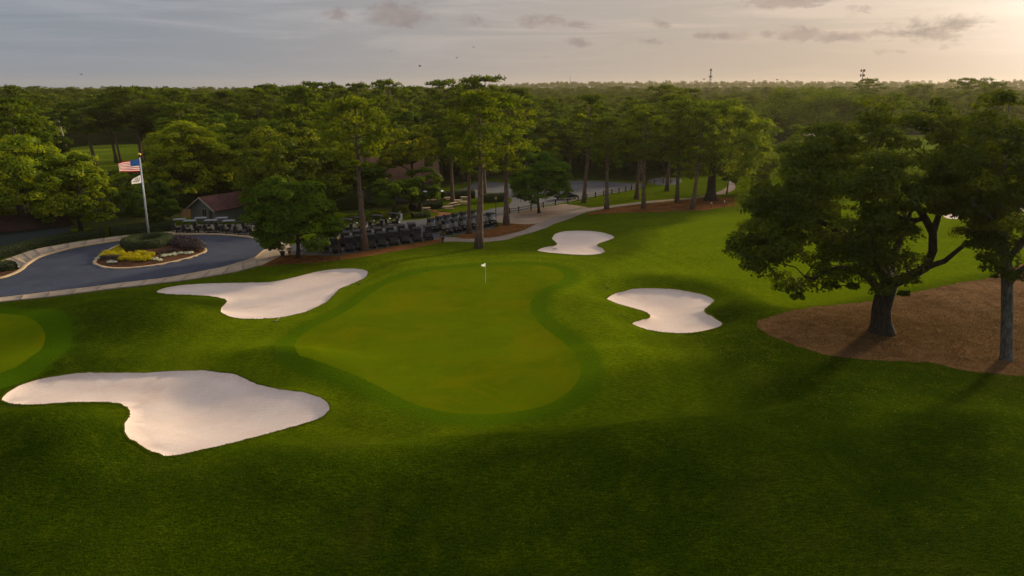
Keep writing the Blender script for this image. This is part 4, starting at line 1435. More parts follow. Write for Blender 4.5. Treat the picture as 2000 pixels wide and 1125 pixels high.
place_pine(278, 318, 170, 62, 148, 'tall round headed pine above the flagpole', .5, -4, (.9, .95, .85), n_br=34, per=50, leaf=.75, r0=.5)
place_pine(188, 322, 200, 50, 149, 'leaning ivy clad pine at the meadow edge', .5, -26, (.9, 1, .9), n_br=28, per=46, leaf=.7, r0=.5)
for i, (px, tp) in enumerate(((283, 215), (292, 225), (299, 210))):
    place_pine(px, 314 + i, tp, 26, 160 + i, 'slim pine trunk in a row behind the flagpole, %s' % ('nearest the round headed pine', 'in the middle', 'farthest from the round headed pine')[i], .55, 0, (.8, .9, .9), n_br=18, per=36, leaf=.7, r0=.3)
# dead snag
loc = P(131, 296)
e = empty('dead_tree', loc); tag(e, 'broken pale dead trunk among the left woods', 'tree')
d_ = loc.y; hh = top_z(228, d_) - loc.z
mb = MB(); mb.tube([(0, 0, -.3), (-.6, 0, hh * .4), (-1.3, 0, hh * .8), (-1.5, 0, hh)], [.45, .38, .3, .12], 8)
mb.build('trunk', M['deadwood'], e, smooth=True)
mb = MB()
for (a, b, c, f) in ((-2.8, .4, 1.4, .82), (1.6, .3, .8, .76), (-1.8, -.5, -.6, .66), (1.0, 0, 1.8, .9)):
    mb.tube([(-1.2, 0, hh * f), (-1.2 + a * .5, b * .5, hh * f + c * .7), (-1.2 + a, b, hh * f + c)], [.14, .09, .03], 5)
mb.build('limb', M['deadwood'], e, smooth=True)

TALL = [(33, 170, 230, 16), (540, 168, 215, 40), (505, 176, 200, 34), (585, 170, 230, 30), (622, 163, 220, 36), (660, 170, 240, 30), (706, 166, 225, 34), (762, 159, 210, 40), (800, 172, 240, 28), (868, 159, 205, 40), (916, 156, 195, 34), (950, 151, 185, 46), (1300, 170, 260, 40), (1345, 176, 280, 30), (1690, 157, 420, 26), (1790, 168, 400, 30), (1885, 156, 340, 40), (1935, 163, 380, 30), (1590, 176, 430, 24), (445, 182, 210, 36), (395, 185, 230, 30), (345, 180, 220, 34)]
WHERE = ['at the far left edge', 'behind the shed trees', 'left of the shed skyline group', 'in the middle of the skyline behind the olive tree', 'above the olive tree', 'right above the cart lot oak', 'above the pine among the carts', 'above the clubhouse roof', 'right of the clubhouse skyline group', 'left behind the tall lone pine', 'directly behind the tall lone pine', 'highest behind the tall lone pine', 'above the fence pines', 'right of the crown above the fence pines', 'at the foot of the antenna mast', 'right of the antenna mast', 'above the huge oak', 'above the grey oak', 'far left of the antenna mast', 'far behind the bright shed tree', 'left behind the bright shed tree', 'right behind the round headed pine']
for i, (px, tp, dd_, hw) in enumerate(TALL):
    d = pxdir(px, 240); k = dd_ / d.y
    x_, y_ = d.x * k, dd_
    z_ = H(x_, y_)
    ms = pine_tree_meshes(500 + i, top_z(tp - 3, y_) - z_, px_w(hw * 1.3, y_), .45, n_br=34, per=46, leaf=.7, r0=.36)
    tree('pine_tree', ms, (x_, y_, z_), 'tall skyline pine ' + WHERE[i], tint=(.9, .95, .85))

# ------------------------------------------------------------------ the woods
protos_b = []
for i in range(6):
    protos_b.append(broad_tree_meshes(300 + i, 14.0, 5.2, 2.2, n_cl=62, per=80, leaf=0.55, r0=.3, crad=(.16, .26)))
protos_p = []
for i in range(5):
    protos_p.append(pine_tree_meshes(320 + i, 19.5, 4.3 + .3 * i, .46, n_br=32, per=50, leaf=.66, r0=.34))
rg = np.random.default_rng(77)
cands = []
for _ in range(26000):
    a = rg.uniform(-0.74, 0.74)
    d = math.sqrt(rg.uniform(100 ** 2, 620 ** 2))
    cands.append((math.sin(a) * d, math.cos(a) * d, d))
cands = np.array(cands)
ok = cands[:, 2] > front_d(cands[:, 0], cands[:, 1]) + 5
for mpoly in MEADOWS:
    ok &= ~inside(cands[:, :2], mpoly)
for nm in ('parking_lot', 'far_lot', 'plaza'):
    pz = zones[[z['name'] for z in zones].index(nm)]['poly']
    ok &= ~(inside(cands[:, :2], pz))
cands = cands[ok]
hand = np.array([o.location[:2] for o in bpy.data.objects if o.parent is None and o.get('category') == 'tree'])
CLUB = P(760, 392)
keep = []
grid = {}
for (x, y, d) in cands:
    sp = 6.2 if d < 240 else 7.5
    if np.min(np.hypot(hand[:, 0] - x, hand[:, 1] - y)) < 5.0: continue
    # keep the view to the meadow, the shed and the clubhouse open
    ax = math.atan2(x, y)
    pxx = 1000 + F * (x / (y * math.cos(PITCH) + CAM_H * math.sin(PITCH)))
    if abs(x - CLUB.x) < 13 and abs(y - CLUB.y - 4) < 11: continue
    if 90 < pxx < 335 and 120 < d < 300: continue
    if 360 < pxx < 560 and d < 145: continue
    g = (int(x // 8), int(y // 8))
    bad = False
    for gx in (-1, 0, 1):
        for gy in (-1, 0, 1):
            for (qx, qy) in grid.get((g[0] + gx, g[1] + gy), ()):
                if (qx - x) ** 2 + (qy - y) ** 2 < sp * sp: bad = True
    if bad: continue
    grid.setdefault(g, []).append((x, y))
    keep.append((x, y, d, pxx))
keep.sort(key=lambda k: k[2])


def region(px):
    for lim, s in ((170, 'at the end of the drive'), (360, 'behind the flagpole'), (520, 'behind the shed'), (700, 'behind the cart court'), (880, 'behind the clubhouse'), (1030, 'behind the tall lone pine'), (1250, 'beyond the parking lot'), (1450, 'behind the thick oak'), (1750, 'beyond the far lawn')):
        if px < lim: return s
    return 'behind the huge oak'


def size_(k):
    return 'narrow' if k < .93 else ('medium' if k < 1.12 else 'broad')


def depth_(d):
    return 'at the front of' if d < 170 else ('a little way into' if d < 200 else ('midway into' if d < 235 else 'deep in'))


TINTB = [(1, 1, .9), (1.3, 1.2, .85), (1.75, 1.45, .85), (.75, .88, .8), (.6, .72, .8), (1.2, .95, .8)]
far_pts = []
n_ind = 0
for (x, y, d, pxx) in keep:
    isp = rg.uniform() < 0.27
    sxy = rg.uniform(.75, 1.3); sz = rg.uniform(.72, 1.06) if pxx < 1030 else rg.uniform(.62, .93)
    if not isp: sz = rg.uniform(.66, 1.15) if pxx < 1030 else rg.uniform(.6, 1.0)
    if -60 < pxx < 2060 and n_ind < 255:
        n_ind += 1
        if isp:
            ms = protos_p[int(rg.integers(5))]
            lb = '%s dark pine %s the woods %s' % (size_(sxy), depth_(d), region(pxx)); nm = 'pine_tree'; tn = (.85, .92, .88)
            gp = lb.replace('pine', 'pines')
        else:
            ms = protos_b[int(rg.integers(6))]
            q = int(rg.integers(6)); tn = TINTB[q]
            kd = ('mid green', 'light green', 'bright yellow green', 'deep green', 'dark green', 'olive')[q]
            lb = '%s %s tree %s the woods %s' % (size_(sxy), kd, depth_(d).replace('a little way into', 'inside').replace('midway into', 'amid').replace('at the front of', 'fronting'), region(pxx)); nm = 'broadleaf_tree'
            gp = lb.replace('tree', 'trees')
        tree(nm, ms, (x, y, H(x, y)), lb, gp, (sxy, sxy, sz), rg.uniform(0, 6.28), tn)
    else:
        far_pts.append((x, y, isp, sxy, sz))
# thinning far woods out to the horizon
for _ in range(10000):
    a = rg.uniform(-0.76, 0.76)
    d = 620 * math.exp(rg.uniform(0, math.log(3400 / 620)))
    x, y = math.sin(a) * d, math.cos(a) * d
    far_pts.append((x, y, rg.uniform() < .4, rg.uniform(.9, 1.7), rg.uniform(.66, .98) if rg.uniform() < .85 else rg.uniform(1.0, 1.16)))


def scatter(name, pts_, crown_objs, label):
    n = len(pts_)
    v = np.array([(p[0], p[1], 0) for p in pts_], float)
    v[:, 2] = h0(v[:, 0], v[:, 1])
    me = bpy.data.meshes.new(name)
    me.vertices.add(n); me.vertices.foreach_set('co', v.astype(np.float32).ravel())
    at = me.attributes.new('size', 'FLOAT_VECTOR', 'POINT')
    at.data.foreach_set('vector', np.array([(p[3], p[3], p[4]) for p in pts_], np.float32).ravel())
    at = me.attributes.new('turn', 'FLOAT', 'POINT')
    at.data.foreach_set('value', rg.uniform(0, 6.28, n).astype(np.float32))
    at = me.attributes.new('pick', 'INT', 'POINT')
    at.data.foreach_set('value', rg.integers(0, len(crown_objs), n).astype(np.int32))
    me.update()
    o = link(name, me)
    ng = bpy.data.node_groups.new(name, 'GeometryNodeTree')
    ng.interface.new_socket('Geometry', in_out='INPUT', socket_type='NodeSocketGeometry')
    ng.interface.new_socket('Geometry', in_out='OUTPUT', socket_type='NodeSocketGeometry')
    N, Lk = ng.nodes, ng.links
    gi = N.new('NodeGroupInput'); go = N.new('NodeGroupOutput')
    jn = N.new('GeometryNodeJoinGeometry')
    for c in reversed(crown_objs):
        oi = N.new('GeometryNodeObjectInfo'); oi.inputs['Object'].default_value = c
        oi.transform_space = 'ORIGINAL'
        oi.inputs['As Instance'].default_value = True
        Lk.new(oi.outputs['Geometry'], jn.inputs[0])
    ip = N.new('GeometryNodeInstanceOnPoints')
    ip.inputs['Pick Instance'].default_value = True

    def attr(nm, tp):
        a_ = N.new('GeometryNodeInputNamedAttribute'); a_.data_type = tp; a_.inputs[0].default_value = nm
        return next(s for s in a_.outputs if s.enabled and s.name == 'Attribute')
    Lk.new(gi.outputs[0], ip.inputs['Points'])
    Lk.new(jn.outputs[0], ip.inputs['Instance'])
    Lk.new(attr('pick', 'INT'), ip.inputs['Instance Index'])
    cx = N.new('ShaderNodeCombineXYZ')
    Lk.new(attr('turn', 'FLOAT'), cx.inputs[2])
    Lk.new(cx.outputs[0], ip.inputs['Rotation'])
    Lk.new(attr('size', 'FLOAT_VECTOR'), ip.inputs['Scale'])
    Lk.new(ip.outputs[0], go.inputs[0])
    md = o.modifiers.new('scatter', 'NODES'); md.node_group = ng
    tag(o, label, kind='stuff')
    return o


seen = {}
for o in bpy.data.objects:
    if o.type == 'MESH' and o.data in [m[1] for m in protos_b + protos_p]:
        seen.setdefault(o.data.name, o)
cb = [o for k, o in seen.items() if o.data in [m[1] for m in protos_b]]
cp = [o for k, o in seen.items() if o.data in [m[1] for m in protos_p]]
scatter('far_broadleaf_woods', [p for p in far_pts if not p[2]], cb, 'far leafy woods reading as one mass to the horizon')
scatter('far_pine_woods', [p for p in far_pts if p[2]], cp, 'far pine woods reading as one mass to the horizon')

# ------------------------------------------------------------------ hedges and small plants


def hedge(path_px, width, height, label, closed=False, leaf=.16, dens=55, world=None, mat='boxleaf', tint=(1, 1, 1), seed=5):
    rg_ = np.random.default_rng(seed)
    p = world if world is not None else world_poly(path_px)
    c0 = p.mean(0)
    z0 = H(*c0)
    p = resample(p, .5, closed)
    t = (np.roll(p, -1, 0) - np.roll(p, 1, 0)) if closed else np.gradient(p, axis=0)
    t /= np.linalg.norm(t, axis=1)[:, None]
    nr = np.stack([t[:, 1], -t[:, 0]], 1)
    prof = [(-.44, 0), (-.48, .55), (-.36, .9), (0, .97), (.36, .9), (.48, .55), (.44, 0)]
    n, m = len(p), len(prof)
    v = []
    for (a, b) in prof:
        q = p + nr * a * width
        v.append(np.column_stack([q, h0(p[:, 0], p[:, 1]) + b * height]))
    v = np.concatenate(v) - np.array([c0[0], c0[1], z0])
    f = []
    for i in range(n if closed else n - 1):
        j = (i + 1) % n
        for k in range(m - 1):
            f.append((k * n + i, (k + 1) * n + i, (k + 1) * n + j, k * n + j))
    ng = []
    if not closed:
        ng = [[k * n for k in range(m)], [k * n + n - 1 for k in range(m)][::-1]]
    fl = [np.array(f)] + ([np.array(ng)] if ng else [])
    root = link('hedge', np_mesh('hedge', v, fl, M['hedgecore']), None, (c0[0], c0[1], z0))
    tag(root, label, 'hedge')
    # leaves over the surface
    fa = np.array(f)
    A, B, Cc, Dd = (v[fa[:, k]] for k in range(4))
    area = np.linalg.norm(np.cross(B - A, Dd - A), axis=1)
    N_ = int(area.sum() * dens)
    pick = rg_.choice(len(fa), N_, p=area / area.sum())
    s, u = rg_.uniform(0, 1, (N_, 1)), rg_.uniform(0, 1, (N_, 1))
    pos = (A[pick] * (1 - s) + B[pick] * s) * (1 - u) + (Dd[pick] * (1 - s) + Cc[pick] * s) * u
    nn = np.cross(B[pick] - A[pick], Dd[pick] - A[pick])
    nn /= np.linalg.norm(nn, axis=1)[:, None]
    out = pos - np.array([0, 0, height * .4])
    lump = .05 * np.sin(pos[:, :1] * 3.1 + seed) * np.sin(pos[:, 1:2] * 2.7)
    pos = pos + nn * (rg_.normal(.03, .05, (N_, 1)) + lump)
    Vv, Ff = quads(pos, nn + rg_.normal(0, .6, nn.shape) + np.array([0, 0, .3]), rg_.uniform(.7, 1.3, N_) * leaf, leaf * .6, rg_)
    fo = link('foliage', np_mesh('foliage', Vv, Ff, M[mat], tone=rg_.uniform(0, 1, N_)), root)
    fo.color = (*tint, 1)
    return root


hedge([(-120, 531), (-40, 512), (0, 503), (28, 494.5), (57, 486), (85, 480), (114, 475), (142, 470), (171, 466), (202, 462)], 1.5, 1.15, 'long clipped hedge behind the curved walk', seed=1, leaf=.18)
hedge([(216, 460), (250, 456.6), (293, 452.5), (342, 448.5)], 1.3, 1.25, 'clipped hedge between flagpole and shed carts', seed=2, leaf=.18)
hedge([(-70, 537), (-20, 530.5), (8, 527), (24, 524)], 2.4, 1.0, 'low rounded hedge at the corner of walk and drive', seed=3, leaf=.18)
hedge([(944, 394), (962, 393.5), (988, 392)], 2.4, 1.5, 'clipped hedge block beside the lamp post', seed=4, leaf=.22, tint=(1.25, 1.2, .9))
hedge([(866, 390), (890, 388), (925, 386)], 2.2, 1.5, 'hedge between patio and far lot', seed=5, leaf=.22)
hedge([(805, 412), (830, 409), (860, 406)], 2.2, 1.3, 'dark hedge beside the brick walk', seed=6, leaf=.22)
hedge([(806, 425), (820, 424), (836, 422.5)], 2.0, .8, 'low spreading hedge at the mouth of the brick walk', seed=7, leaf=.22, tint=(1.5, 1.5, .9))
ic = P(290, 483)
ths = np.linspace(0, 2 * math.pi, 16, endpoint=False)
IC = np.array([P(290, 484)[0], P(290, 484)[1]])
hedge(None, 1.75, 1.55, 'round clipped boxwood ring enclosing the foot of the flagpole', True, world=np.array([(IC[0] + math.cos(a) * 2.35, IC[1] + math.sin(a) * 3.0) for a in ths]), seed=8, leaf=.14, dens=110, tint=(1.1, 1.1, .95))


def iz(x, y):
    d = edge_dist(np.array([[x, y]]), isl)[0]
    return H(x, y) + .12 + .35 * float(sstep(0, 4.5, d))


def shrub_mesh(seed, r, hgt, leaf, mat, n=260):
    rg_ = np.random.default_rng(seed)
    cs = [np.array([rg_.uniform(-.4, .4) * r, rg_.uniform(-.4, .4) * r, hgt * rg_.uniform(.35, .62)]) for _ in range(6)]
    v, f, t = clump_leaves(rg_, cs, [r * .72] * 6, n / 6, leaf, flat=hgt / r * .62, down=-.6, jit=.5)
    v[:, 2] = np.maximum(v[:, 2], -.02)
    return np_mesh('foliage', v, f, M[mat], tone=t)


def island_plant(name, me, px, py, label, group, cat, s=1.0, rot=0):
    x, y = P(px, py)[:2]
    o = link(name, me, None, (x, y, iz(x, y) - .02), rot)
    o.scale = (s, s, s)
    tag(o, label, cat, group)
    return o


ys = [shrub_mesh(400 + i, .62, .62, .13, 'yellow', 420) for i in range(3)]
YP = [(202, 504), (210, 500.5), (207, 507), (218, 497.5), (217, 503), (226, 494.5), (227, 500), (236, 491.5), (236, 497), (244, 489), (226, 505.5), (234, 503), (241, 507), (246, 510.5), (243, 514.5), (253, 507.5), (255, 513.5), (262, 510), (265, 515), (272, 505), (273, 511), (275, 515), (283, 505), (286, 510), (284, 514), (294, 508), (293, 513)]
for i, (a, b) in enumerate(YP):
    wing = 'in the strip left of the boxwood ring' if a < 243 else 'in the cluster before the boxwood ring'
    island_plant('yellow_shrub', ys[i % 3], a, b, 'small bright yellow shrub ' + wing, 'yellow shrubs ' + wing, 'shrub', .9 + .2 * ((i * 37) % 10) / 10, i)
pshr = [shrub_mesh(410 + i, .95, 1.15, .16, 'purple', 520) for i in range(2)]
for i, (a, b) in enumerate([(344, 489), (352, 484), (360, 480), (357, 490), (368, 486), (373, 481), (378, 489), (384, 485), (390, 491), (369, 493), (381, 494), (347, 480)]):
    island_plant('purple_shrub', pshr[i % 2], a, b, 'dark purple shrub massed at the right end of the planting island', 'purple shrubs at the island end', 'shrub', .95 + .08 * (i % 4), i)
for i, (a, b) in enumerate([(203, 511), (212, 511), (222, 512), (232, 513)]):
    island_plant('purple_shrub', pshr[i % 2], a, b, 'low dusky purple shrub below the yellow strip of the island', 'dusky shrubs at the island tip', 'shrub', .62, i)
for i, (a, b) in enumerate([(309, 505), (319, 502), (330, 499.5), (340, 497.5)]):
    island_plant('purple_shrub', pshr[i % 2], a, b, 'small reddish shrub between boxwood ring and white flowers', 'reddish shrubs before the boxwood', 'shrub', .45, i)
wf = [shrub_mesh(420 + i, .34, .34, .12, 'white', 110) for i in range(2)]
WL = ['white flower clump at the left tip of the island', 'white flowers below the dusky shrubs, left of two', 'white flowers below the dusky shrubs, right of two', 'white flower clump beside the yellow cluster, lower left', 'white flower clump just right of the yellow cluster', 'lone white flower clump under the boxwood', 'white flower clump midway along the kerb', 'white flower clump before the reddish shrubs', 'white flowers near the purple mass', 'white flowers nearest the purple mass', 'white flowers in front of the purple mass']
for i, (a, b) in enumerate([(193, 508.5), (216, 517), (226, 517.5), (303, 512), (312, 513), (322, 506.5), (331, 505), (341, 503), (355, 500), (366, 499.5), (373, 498)]):
    island_plant('white_flowers', wf[i % 2], a, b, WL[i], None, 'flowers', 1.0 + .25 * (i % 2), i)

# ------------------------------------------------------------------ flagpole and flags
FP = P(292.5, 476.5)
fz = iz(FP.x, FP.y)
fh = top_z(303, FP.y) - fz
fp = empty('flagpole', (FP.x, FP.y, fz)); tag(fp, 'tall pale metal flagpole with gold ball in the planting island', 'flagpole')
MB().tube([(0, 0, 0), (0, 0, fh * .5), (0, 0, fh - .3)], [.13, .115, .07], 14).build('pole', M['polemetal'], fp, smooth=True)
MB().lathe([(.25, 0), (.25, .06), (.16, .10), (.14, .3)], 14).build('base_collar', M['polemetal'], fp)
MB().tube([(0, 0, fh - .3), (0, 0, fh - .1)], [.09, .09], 10).build('truck', M['darkmetal'], fp)
MB().lathe([(.02, -.22), (.12, -.18), (.2, -.08), (.22, 0), (.2, .08), (.12, .18), (.02, .22)], 14).build('finial', M['gold'], fp, loc=(0, 0, fh + .08), smooth=True)
MB().tube([(.13, .02, 1.2), (.12, .02, fh - .3)], .012, 5).build('halyard', M['whitepaint'], fp)


def flag_point(u, v, L, Hh, droop, rise, ripple):
    """u 0 hoist..1 fly, v 0 bottom..1 top"""
    x = -L * u * (0.97)
    top = Hh - droop * u ** 1.2
    bot = -rise * u
    z = bot + (top - bot) * v
    y = ripple * math.sin(u * 7.5 + v * 1.2) * u ** .7 + .10 * u
    z += .04 * math.sin(u * 9 + 1) * u
    return Vector((x, y, z))


us = empty('national_flag', (FP.x - .16, FP.y, fz + fh - 2.15)); tag(us, 'red white and blue stars and stripes flag flying from the pole', 'flag')
Lf, Hf = 2.95, 1.62


def fpt(u, v, off=0.0):
    p = flag_point(u, v, Lf, Hf, .55, .04, .14)
    return (p.x, p.y + off, p.z)


NU = 20
for s_ in range(13):
    mb = MB()
    v0, v1 = s_ / 13, (s_ + 1) / 13
    u0 = 8 if s_ >= 6 else 0
    vs, fs = [], []
    for i in range(u0, NU + 1):
        vs += [fpt(i / NU, v0), fpt(i / NU, v1)]
    for i in range(NU - u0):
        fs.append((2 * i, 2 * i + 2, 2 * i + 3, 2 * i + 1))
    mb.add(vs, fs)
    mb.build('stripe', M['flagred' if s_ % 2 == 0 else 'flagwhite'], us)
mb = MB(); vs, fs = [], []
for i in range(9):
    for j in range(4):
        vs.append(fpt(i / NU, 6 / 13 + 7 / 13 * j / 3))
for i in range(8):
    for j in range(3):
        fs.append((i * 4 + j, (i + 1) * 4 + j, (i + 1) * 4 + j + 1, i * 4 + j + 1))
mb.add(vs, fs); mb.build('canton', M['flagblue'], us)
mb = MB()
for rw in range(9):
    for c_ in range(6 if rw % 2 == 0 else 5):
        cu = (c_ + (.5 if rw % 2 == 0 else 1.0)) / 6 * .4
        cv = 6 / 13 + 7 / 13 * (rw + .7) / 9.4
        for sd_ in (-.012, .012):
            vs = []
            for k in range(10):
                rr = .040 if k % 2 == 0 else .017
                a = math.pi / 2 + k * math.pi / 5
                vs.append(fpt(cu + math.cos(a) * rr / Lf, cv + math.sin(a) * rr / Hf, sd_))
            mb.add(vs, [tuple(range(10))])
mb.build('stars', M['flagwhite'], us)

us2 = empty('club_flag', (FP.x - .16, FP.y, fz + fh - 3.65)); tag(us2, 'small white flag with red letters and blue swoosh below the striped flag', 'flag')
L2, H2 = 1.42, 1.02


def fp2(u, v, off=0.0):
    p = flag_point(u, v, L2, H2, .72, .20, .09)
    return (p.x, p.y + off, p.z)


mb = MB(); vs, fs = [], []
for i in range(13):
    for j in range(7):
        vs.append(fp2(i / 12, j / 6))
for i in range(12):
    for j in range(6):
        fs.append((i * 7 + j, (i + 1) * 7 + j, (i + 1) * 7 + j + 1, i * 7 + j + 1))
mb.add(vs, fs); mb.build('cloth', M['flagwhite'], us2)


def stroke(mb, pts_, wd, fn):
    for (a, b) in zip(pts_[:-1], pts_[1:]):
        a, b = np.array(a), np.array(b)
        t = (b - a) / (np.linalg.norm(b - a) + 1e-9)
        n_ = np.array([-t[1], t[0]]) * wd / 2
        a = a - t * wd * .4; b = b + t * wd * .4
        for off in (-.012, .012):
            mb.add([fn(*(a - n_), off), fn(*(b - n_), off), fn(*(b + n_), off), fn(*(a + n_), off)], [(0, 1, 2, 3)])


mb = MB()
stroke(mb, [(.14, .78), (.14, .38), (.19, .28), (.25, .28), (.30, .38), (.30, .80)], .055, fp2)      # U
mb.build('letter', M['flagred'], us2)
mb = MB()
stroke(mb, [(.38, .72), (.43, .80), (.50, .80), (.53, .70), (.50, .58), (.42, .52), (.39, .42), (.43, .30), (.50, .30), (.54, .38)][::1], .055, fp2)   # S seen from behind
mb.build('letter', M['flagred'], us2)
mb = MB()
stroke(mb, [(.60, .66), (.66, .78), (.74, .72)], .06, fp2)
stroke(mb, [(.58, .45), (.68, .36), (.78, .42), (.86, .60)], .10, fp2)
mb.build('swoosh', M['flagblue'], us2)

# golf flagstick
GF = P(948.5, 551.5)
gh = top_z(513.5, GF.y) - GF.z
g = empty('flagstick', GF); tag(g, 'thin pale flagstick with small white flag on the putting green', 'flagstick')
MB().tube([(0, 0, -.1), (0, 0, gh)], .013, 8).build('pole', M['whitepaint'], g)
mb = MB(); vs, fs = [], []
for i in range(7):
    for j in range(5):
        p = flag_point(i / 6, j / 4, .46, .40, .26, -.04, .05)
        vs.append((p.x - .02, p.y, p.z + gh - .42))
for i in range(6):
    for j in range(4):
        fs.append((i * 5 + j, (i + 1) * 5 + j, (i + 1) * 5 + j + 1, i * 5 + j + 1))
mb.add(vs, fs); mb.build('flag', M['flagwhite'], g)
mb = MB(); mb.tube([(0, 0, .004), (0, 0, .010)], .07, 14); mb.build('cup', M['darkmetal'], g)

# ------------------------------------------------------------------ golf carts
CM = {}
CM['body'] = MB().prism([(1.17, .34), (1.2, .58), (1.05, .80), (.80, .93), (.66, .90), (.56, .38), (-.08, .36), (-.14, .66), (-.78, .68), (-.86, .62), (-1.12, .60), (-1.2, .40), (-1.15, .28), (1.05, .24)], -.56, .56).mesh('body', M['cartblack'], bevel=.03)
CM['seat'] = MB().box((0, -.40, .74), (1.02, .50, .13)).mesh('seat', M['cartseat'], bevel=.03)
CM['backrest'] = MB().box((0, -.70, 1.03), (1.02, .10, .40), rot=Matrix.Rotation(.18, 3, 'X')).mesh('backrest', M['cartseat'], bevel=.03)
CM['shell'] = MB().box((0, -.77, 1.0), (1.08, .05, .48), rot=Matrix.Rotation(.18, 3, 'X')).mesh('seat_shell', M['cartblack'], bevel=.02)
rp = []
mb = MB()
nx, ny = 5, 6
for k, (zz, sc_) in enumerate(((1.78, .97), (1.80, 1.0), (1.86, .96))):
    pass
prof = [(-.95, 1.77), (-.98, 1.80), (-.92, 1.85), (-.4, 1.885), (.3, 1.885), (.74, 1.85), (.80, 1.80), (.77, 1.77)]
mb.prism(prof, -.60, .60)
for nmn, mt in (('roof', 'cartroof'), ('roofpale', 'cartroofpale')):
    CM[nmn] = mb.mesh('roof', M[mt], bevel=.02)
CM['post'] = {}
for k, (x, y0, y1, z0) in enumerate(((.52, .72, .62, .86), (-.52, .72, .62, .86), (.52, -.86, -.82, .62), (-.52, -.86, -.82, .62))):
    CM['post%d' % k] = MB().tube([(x, y0, z0), (x, y1, 1.78)], .026, 6).mesh('roof_post', M['postmetal'])
CM['windshield'] = MB().box((0, .70, 1.33), (.98, .012, .80), rot=Matrix.Rotation(.10, 3, 'X')).mesh('windshield', M['clear'])
CM['tyre'] = MB().lathe([(.14, -.095), (.20, -.10), (.225, -.06), (.225, .06), (.20, .10), (.14, .095)], 14, axis='X').mesh('wheel', M['tyre'], smooth=False)
CM['rim'] = MB().lathe([(.03, -.108), (.13, -.100), (.13, .100), (.03, .108)], 10, axis='X').mesh('rim', M['rim'])
CM['wheel_arch'] = MB().box((0, 0, 0), (.1, .1, .1)).mesh('arch', M['cartblack'])
mb = MB().box((0, -1.04, .92), (1.0, .38, .58)); CM['basket'] = mb.mesh('bag_basket', M['bagcloth'], bevel=.02)
mb = MB(); mb.tube([(-.48, -1.24, .98), (.48, -1.24, .98)], .022, 6); mb.tube([(-.48, -1.24, .72), (.48, -1.24, .72)], .022, 6); mb.tube([(-.48, -.95, 1.18), (.48, -.95, 1.18)], .022, 6)
CM['rack'] = mb.mesh('bag_rack', M['bagtrim'])
mb = MB()
pts_ = [(.25 + .17 * math.cos(a), .34 + .05 * math.sin(a), 1.02 + .16 * math.sin(a)) for a in np.linspace(0, 2 * math.pi, 13)]
mb.tube(pts_, .016, 5, cap=False); mb.tube([(.25, .34, 1.02), (.25, .56, .84)], .02, 5)
CM['curtain'] = MB().box((0, -.87, 1.47), (1.0, .02, .56)).mesh('rear_curtain', M['bagcloth'])
CM['steering'] = mb.mesh('steering_wheel', M['tyre'])
CM['light'] = MB().box((0, 0, 0), (.18, .03, .09)).mesh('headlight', M['lens'])
CM['sheet'] = MB().box((0, .30, 1.02), (.34, .22, .012), rot=Matrix.Rotation(.7, 3, 'X')).mesh('score_sheet', M['whitepaper'])
mb = MB(); mb.tube([(0, 0, 0), (0, -.10, .55), (0, -.13, .86)], [.13, .14, .12], 10); CM['bag'] = mb.mesh('bag_body', M['bagcloth'], smooth=True)
mb = MB()
for k in range(6):
    a = k * 1.05
    mb.tube([(.05 * math.cos(a), -.13 + .05 * math.sin(a), .8), (.09 * math.cos(a), -.17 + .08 * math.sin(a), 1.14)], .008, 4)
    mb.box((.09 * math.cos(a), -.17 + .08 * math.sin(a), 1.16), (.05, .09, .05))
CM['clubs'] = mb.mesh('clubs', M['steel'])


def golf_cart(px, py, rz, label, group, pale=False, sheets=False, bag=False, curtain=False):
    loc = P(px, py)
    c = empty('golf_cart', loc, rz)
    tag(c, label, 'golf cart', group)
    link('body', CM['body'], c)
    link('seat', CM['seat'], c); link('backrest', CM['backrest'], c); link('seat_shell', CM['shell'], c)
    link('roof', CM['roofpale' if pale else 'roof'], c)
    for k in range(4): link('roof_post', CM['post%d' % k], c)
    link('windshield', CM['windshield'], c)
    for (x, y) in ((.50, .80), (-.50, .80), (.50, -.76), (-.50, -.76)):
        w_ = link('wheel', CM['tyre'], c, (x, y, .222)); link('rim', CM['rim'], w_)
    link('bag_basket', CM['basket'], c); link('bag_rack', CM['rack'], c)
    link('steering_wheel', CM['steering'], c)
    for x in (.36, -.36): link('headlight', CM['light'], c, (x, 1.17, .62))
    if curtain: link('rear_curtain', CM['curtain'], c)
    if sheets: link('score_sheet', CM['sheet'], c)
    if bag:
        for x in (.22, -.22):
            b = bpy.data.objects.new('golf_bag', CM['bag']); col.objects.link(b)
            b.parent = None
            w3 = Matrix.Rotation(rz, 4, 'Z') @ Vector((x, -1.12, .93))
            b.location = loc + w3.to_3d(); b.rotation_euler = (0, 0, rz)
            tag(b, 'golf bag with clubs on the cart beside the banner, %s' % ('banner side' if x > 0 else 'far side'), 'golf bag')
            link('clubs', CM['clubs'], b)
    return c


